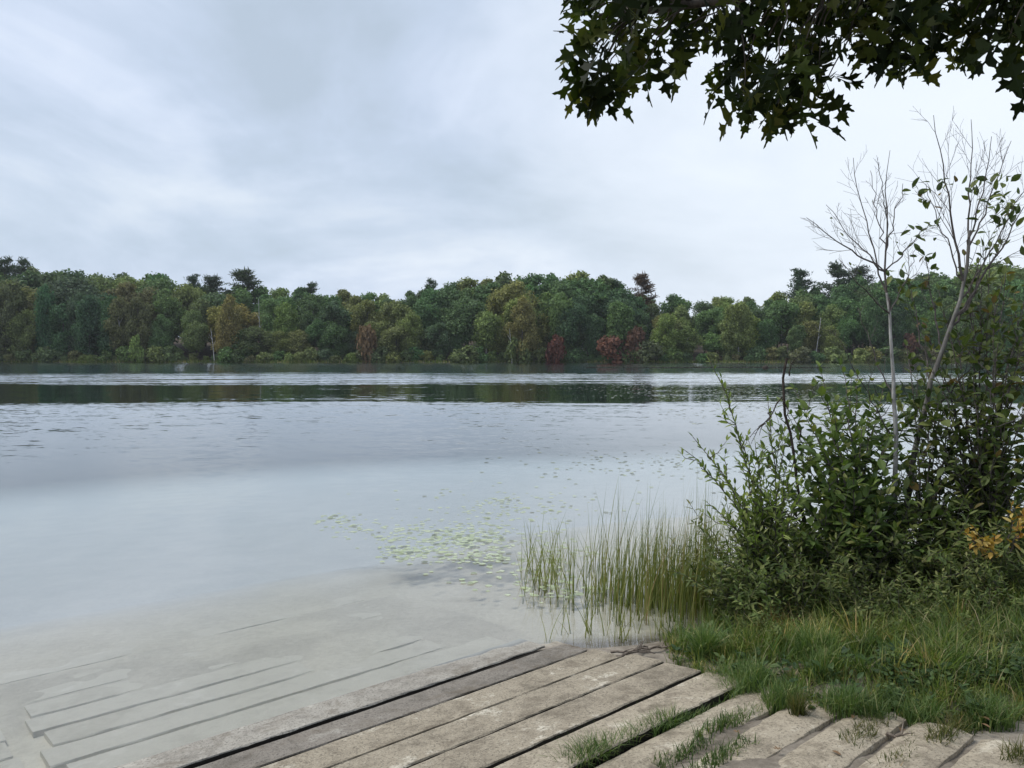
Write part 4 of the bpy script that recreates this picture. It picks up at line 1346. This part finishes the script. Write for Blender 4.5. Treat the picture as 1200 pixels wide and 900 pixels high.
for q, ((u, v, h), l) in enumerate(zip(WS, WL)):
    p = base_at(u, v)
    o = thing('leafy_weed', f'leafy green herb, {l}' if l.startswith('small') else f'leafy green herb {l}', 'weed', p, 'tall herbs on the bank')
    o.rotation_euler = (0, 0, random.uniform(0, 6.28))
    o.scale = (h * 1.35, h * 1.35, h * 1.12)
    link_mesh('stem', WE[q % 5][0], o)
    a = link_mesh('leaves', WE[q % 5][1], o)
    s = random.uniform(0.75, 1.15)
    a.color = (s, s * random.uniform(0.95, 1.05), s, 1)


# ------------------------------------------------------------------ bare saplings
def branchy(S, P0, D, L, r, lev, maxlev, tips, up=0.25, kids=4, kang=0.6, wob=0.05, kfrm=0.25):
    n = 8
    P = [np.asarray(P0, float)]
    D = unit(np.asarray(D, float))
    for q in range(n):
        D = unit(D + rng.normal(0, wob, 3) + np.array([0, 0, up * 0.06]))
        P.append(P[-1] + D * L / n)
    P = np.array(P)
    S.tube(P, np.linspace(r, max(0.0012, r * 0.35), n + 1), 5 if lev == 0 else 4)
    tips.append((P[-1], D))
    if lev >= maxlev:
        return P
    for q in range(kids):
        f = kfrm + (0.97 - kfrm) * (q + random.random()) / kids
        i_ = min(int(f * n), n - 1)
        T = unit(P[i_ + 1] - P[i_])
        sd = unit(np.cross(T, rng.normal(0, 1, 3)))
        dd = unit(T * math.cos(kang) + sd * math.sin(kang))
        branchy(S, P[i_], dd, L * random.uniform(0.35, 0.6) * (1.1 - 0.5 * f), max(0.0016, r * (0.6 - 0.25 * f)), lev + 1, maxlev, tips, up, max(2, kids - 1), kang, wob * 1.2, 0.15)
    return P


def sapling(name, label, trunk_pts, tr_r, limbs, tmat, leaf_n, leaf_size, leaf_lo=0.0, dark_from=None, leaf_hi=9.0):
    base = np.asarray(trunk_pts[0])
    o = thing(name, label, 'sapling', base)
    T, S, L = MB(), MB(), MB()
    tp = resample(np.asarray(trunk_pts), 22) - base
    tp[1:-1] += rng.normal(0, 0.006, (20, 3))
    cut = dark_from or 22
    T.tube(tp[:cut], np.linspace(tr_r[0], tr_r[0] + (tr_r[1] - tr_r[0]) * cut / 22, cut), 8)
    if cut < 22:
        S.tube(tp[cut - 1:], np.linspace(tr_r[0] + (tr_r[1] - tr_r[0]) * cut / 22, tr_r[1], 23 - cut), 6)
    tips = []
    for f, tip, r, kids in limbs:
        i_ = int(f * 21)
        tip = np.asarray(tip) - base
        P = bez(tp[i_], tip, (0, 0, -0.08 * np.linalg.norm(tip - tp[i_])), 12, 0.012)
        S.tube(P, np.linspace(r, 0.0025, 12), 5)
        tips.append((P[-1], unit(P[-1] - P[-2])))
        ln = np.linalg.norm(tip - tp[i_])
        for q in range(kids):
            g_ = 0.25 + 0.7 * (q + random.random()) / kids
            j_ = min(int(g_ * 11), 10)
            Td = unit(P[j_ + 1] - P[j_])
            sd = unit(np.cross(Td, rng.normal(0, 1, 3)))
            branchy(S, P[j_], Td * 0.8 + sd * 0.55 + np.array([0, 0, 0.2]), ln * random.uniform(0.25, 0.5) * (1.15 - 0.6 * g_), max(0.0022, r * 0.45 * (1.1 - g_)), 1, 2, tips, 0.3, 4, 0.6, 0.07)
    T.build('trunk', tmat, o, True)
    S.build('branch', M['twig'], o)
    if leaf_n:
        tips = [q for q in tips if leaf_lo < q[0][2] + base[2] < leaf_hi] or tips
        sel = [random.choice(tips) for q in range(leaf_n)]
        P = np.array([q[0] for q in sel]) + rng.normal(0, 0.02, (leaf_n, 3))
        Dv = np.array([q[1] for q in sel]) * 0.6 + rng.normal(0, 0.6, (leaf_n, 3))
        L.leaves(OVATE, P, Dv, rng.normal(0, 0.5, (leaf_n, 3)) + np.array([0, 0, 1]), leaf_size * rng.uniform(0.6, 1.2, leaf_n))
        L.build('leaves', M['thicket_leaf'], o)
    return o


YB = 7.7
b0 = base_at(1048, 700)
YB = float(b0[1])
tr_pts = [b0, at_y(1048, 600, YB), at_y(1050, 520, YB), at_y(1046, 440, YB), at_y(1043, 370, YB), at_y(1036, 310, YB), at_y(1041, 255, YB + 0.1), at_y(1038, 215, YB), at_y(1043, 176, YB + 0.05)]
lim = [(0.62, at_y(985, 305, YB - 0.3), 0.009, 6), (0.66, at_y(1000, 185, YB + 0.2), 0.010, 8), (0.74, at_y(945, 255, YB - 0.2), 0.010, 8), (0.72, at_y(968, 240, YB + 0.4), 0.008, 6), (0.78, at_y(1058, 215, YB + 0.3), 0.008, 6), (0.8, at_y(1020, 200, YB + 0.5), 0.007, 5), (0.72, at_y(1090, 260, YB - 0.3), 0.008, 6), (0.66, at_y(1075, 290, YB + 0.4), 0.007, 4), (0.45, at_y(1005, 360, YB + 0.3), 0.008, 4), (0.35, at_y(985, 400, YB), 0.007, 4), (0.85, at_y(1030, 190, YB - 0.2), 0.006, 4)]
sapling('birch_sapling', 'bare birch sapling with straight pale trunk and leafless crown', tr_pts, (0.030, 0.002), lim, M['birch'], 14, 0.07, 0, 15)
b1 = base_at(1056, 690)
YC = float(b1[1]) - 0.2
tr_pts = [b1, at_y(1062, 590, YC), at_y(1075, 510, YC), at_y(1092, 445, YC), at_y(1112, 390, YC), at_y(1128, 345, YC), at_y(1134, 300, YC), at_y(1136, 270, YC)]
lim = [(0.86, at_y(1094, 135, YC), 0.014, 9), (0.92, at_y(1138, 140, YC + 0.2), 0.012, 8), (0.80, at_y(1205, 235, YC), 0.018, 8), (0.97, at_y(1162, 160, YC - 0.2), 0.010, 7), (0.75, at_y(1165, 300, YC + 0.2), 0.016, 3), (0.96, at_y(1185, 165, YC + 0.4), 0.010, 8), (0.9, at_y(1085, 215, YC + 0.3), 0.009, 7), (0.7, at_y(1085, 300, YC + 0.3), 0.010, 5), (0.6, at_y(1060, 310, YC + 0.4), 0.009, 5), (0.85, at_y(1215, 190, YC + 0.3), 0.010, 7), (0.5, at_y(1190, 370, YC + 0.2), 0.010, 4)]
sapling('leaning_sapling', 'leaning forked sapling with silvery bark and a few last leaves', tr_pts, (0.034, 0.013), lim, M['silver_bark'], 260, 0.105, 0.0, leaf_hi=4.15)
# broken dead stem
b2 = base_at(948, 690)
YD = float(b2[1]) - 0.3
o = thing('dead_sapling', 'broken black dead stem leaning between the two left bushes', 'dead stem', b2)
b = MB()
P = np.array([b2, at_y(940, 600, YD), at_y(928, 520, YD), at_y(917, 470, YD), at_y(919, 440, YD), at_y(922, 420, YD)]) - b2
P = resample(P, 14)
P[1:-1] += rng.normal(0, 0.008, (12, 3))
b.tube(P, np.linspace(0.016, 0.012, 14), 7)
b.build('stem', M['dead'], o)
b = MB()
for u, v, uu, vv in ((917, 465, 880, 520), (905, 482, 890, 510), (917, 468, 930, 500), (935, 500, 946, 545), (925, 440, 934, 415)):
    b.tube(bez(at_y(u, v, YD) - b2, at_y(uu, vv, YD - 0.1) - b2, (0, 0, 0.03), 7, 0.01), np.linspace(0.008, 0.002, 7), 5)
    b.tube(bez(at_y((u + uu) / 2, (v + vv) / 2, YD - 0.05) - b2, at_y(uu - 12, vv + 5, YD) - b2, (0, 0, 0.03), 6, 0.008), np.linspace(0.004, 0.0015, 6), 4)
b.build('twig', M['dead'], o)
# pale dry stalks in the grass
for u, v, uu, vv, lab in ((1028, 728, 1005, 660, 'pale dry stalk leaning left in the dark hollow'), (1078, 726, 1062, 690, 'pale dry stalk in front of the pale sapling'), (1166, 722, 1164, 640, 'straight pale stalk below the yellow leaves'), (1098, 745, 1130, 700, 'dry stalk bent right in the bank grass'), (985, 738, 1010, 722, 'fallen pale stalk low in the grass')):
    a = base_at(u, v)
    c_ = at_y(uu, vv, a[1] + 0.1)
    b = MB()
    b.tube(bez((0, 0, 0), c_ - a, (0, 0, 0.04), 7, 0.004), np.linspace(0.0055, 0.003, 7), 5)
    b.tube(bez((c_ - a) * 0.6, (c_ - a) * 0.9 + np.array([0.05, 0, 0]), (0, 0, 0.02), 5), np.linspace(0.003, 0.0015, 5), 4)
    o = b.build('dry_stalk', M['stick'])
    o.location = a
    tag(o, lab, 'dry stalk', 'dry stalks in the bank grass')

# ------------------------------------------------------------------ the oak over the ramp
ob = np.array([3.9, 1.6, 0.0])
ob[2] = z1(ob[0], ob[1]) - 0.05
oak = thing('oak_tree', 'dark oak limb with lobed leaves hanging into the top right', 'oak', ob)
T, B, L = MB(), MB(), MB()
tp = np.array([(0, 0, 0), (0.05, 0.05, 0.6), (0.02, 0.1, 2.0), (0.1, 0.15, 3.4), (0.2, 0.1, 5.0), (0.3, 0.0, 7.0)])
tp = resample(tp, 16)
rad = np.linspace(0.24, 0.12, 16)
rad[0] = 0.36
rad[1] = 0.28
T.tube(tp, rad, 12)
T.build('trunk', M['bark'], oak, True)
limb = np.array([tp[8], (-0.5, 0.7, 4.1), (-1.3, 1.4, 4.35), (-2.3, 1.9, 4.25), (-3.0, 2.05, 4.08), (-3.5, 2.0, 4.0)]) + 0
limb[1:, 2] += 0.05 - ob[2] * 0 - 0.0
limb[1:] -= np.array([0, 0, ob[2]])
limb = resample(limb, 20)
limb[1:-1] += rng.normal(0, 0.015, (18, 3))
B.tube(limb, np.linspace(0.085, 0.012, 20), 8)
LU = [660, 668, 685, 700, 735, 770, 800, 818, 830, 845, 870, 900, 935, 955, 975, 990, 1010, 1030, 1060, 1075, 1090, 1110, 1135, 1160, 1180, 1192, 1205, 1300]
LVv = [40, 90, 140, 130, 120, 112, 85, 60, 70, 132, 150, 158, 168, 150, 112, 95, 90, 92, 113, 118, 98, 110, 98, 86, 80, 98, 120, 110]
clusters = []
u = 690
while u < 1290:
    low = np.interp(u, LU, LVv) - (40 if u < 980 else 52)
    v = low
    while v > -75:
        clusters.append((u + random.gauss(0, 6), v + random.gauss(0, 4), random.uniform(3.3, 4.1)))
        v -= random.uniform(25, 35)
    u += random.uniform(21, 28)
for uu, vv in ((688, 66), (692, 96), (690, 12), (700, 105), (938, 125), (912, 122), (870, 115)):
    clusters.append((uu, vv, 3.6))
cl_pts = [at_y(a, b_, c_) for a, b_, c_ in clusters]
for q in range(30):
    cl_pts.append(np.array([random.uniform(0.4, 6.0), random.uniform(0.5, 4.6), random.uniform(4.45, 6.6)]))
for q, p in enumerate(cl_pts):
    p = p - ob
    di = np.linalg.norm(limb - p, axis=1) + np.maximum(0, p[0] * -1 - limb[:, 0] * -1) * 0.3
    i_ = int(np.argmin(np.linalg.norm(limb - (p + np.array([0.25, -0.1, 0.1])), axis=1)))
    st = limb[i_]
    Q = bez(st, p, (0.0, 0, 0.10), 8, 0.01)
    B.tube(Q, np.linspace(0.0065, 0.0025, 8), 4)
    T_ = unit(Q[-1] - Q[-3])
    n = random.randint(5, 8)
    Bp = p + T_ * rng.uniform(-0.10, 0.02, (n, 1)) + rng.normal(0, 0.012, (n, 3))
    Dv = unit(T_ * 0.45 + rng.normal(0, 0.75, (n, 3)) + np.array([0, 0, -0.35]))
    Nv = rng.normal(0, 0.75, (n, 3)) + np.array([0, -0.35, 0.8])
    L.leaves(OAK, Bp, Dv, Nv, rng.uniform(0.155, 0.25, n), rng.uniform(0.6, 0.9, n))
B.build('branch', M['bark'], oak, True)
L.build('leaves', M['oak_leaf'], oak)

# ------------------------------------------------------------------ moist air over the lake
hm, t, out = new_mat('haze')
pv_ = nn(t, 'ShaderNodeVolumePrincipled')
pv_.inputs['Color'].default_value = (0.93, 0.96, 1, 1)
pv_.inputs['Density'].default_value = 0.00015
t.links.new(pv_.outputs[0], out.inputs['Volume'])
b = MB()
x0, x1, y0, y1, za, zb = -760, 760, -460, 1580, -12, 90
b.add([(x0, y0, zb), (x1, y0, zb), (x1, y1, zb), (x0, y1, zb), (x0, y0, za), (x1, y0, za), (x1, y1, za), (x0, y1, za)],
      [(0, 1, 2, 3), (7, 6, 5, 4), (0, 4, 5, 1), (1, 5, 6, 2), (2, 6, 7, 3), (3, 7, 4, 0)])
tag(b.build('haze', hm), 'thin moist air over the lake', 'haze', kind='stuff')
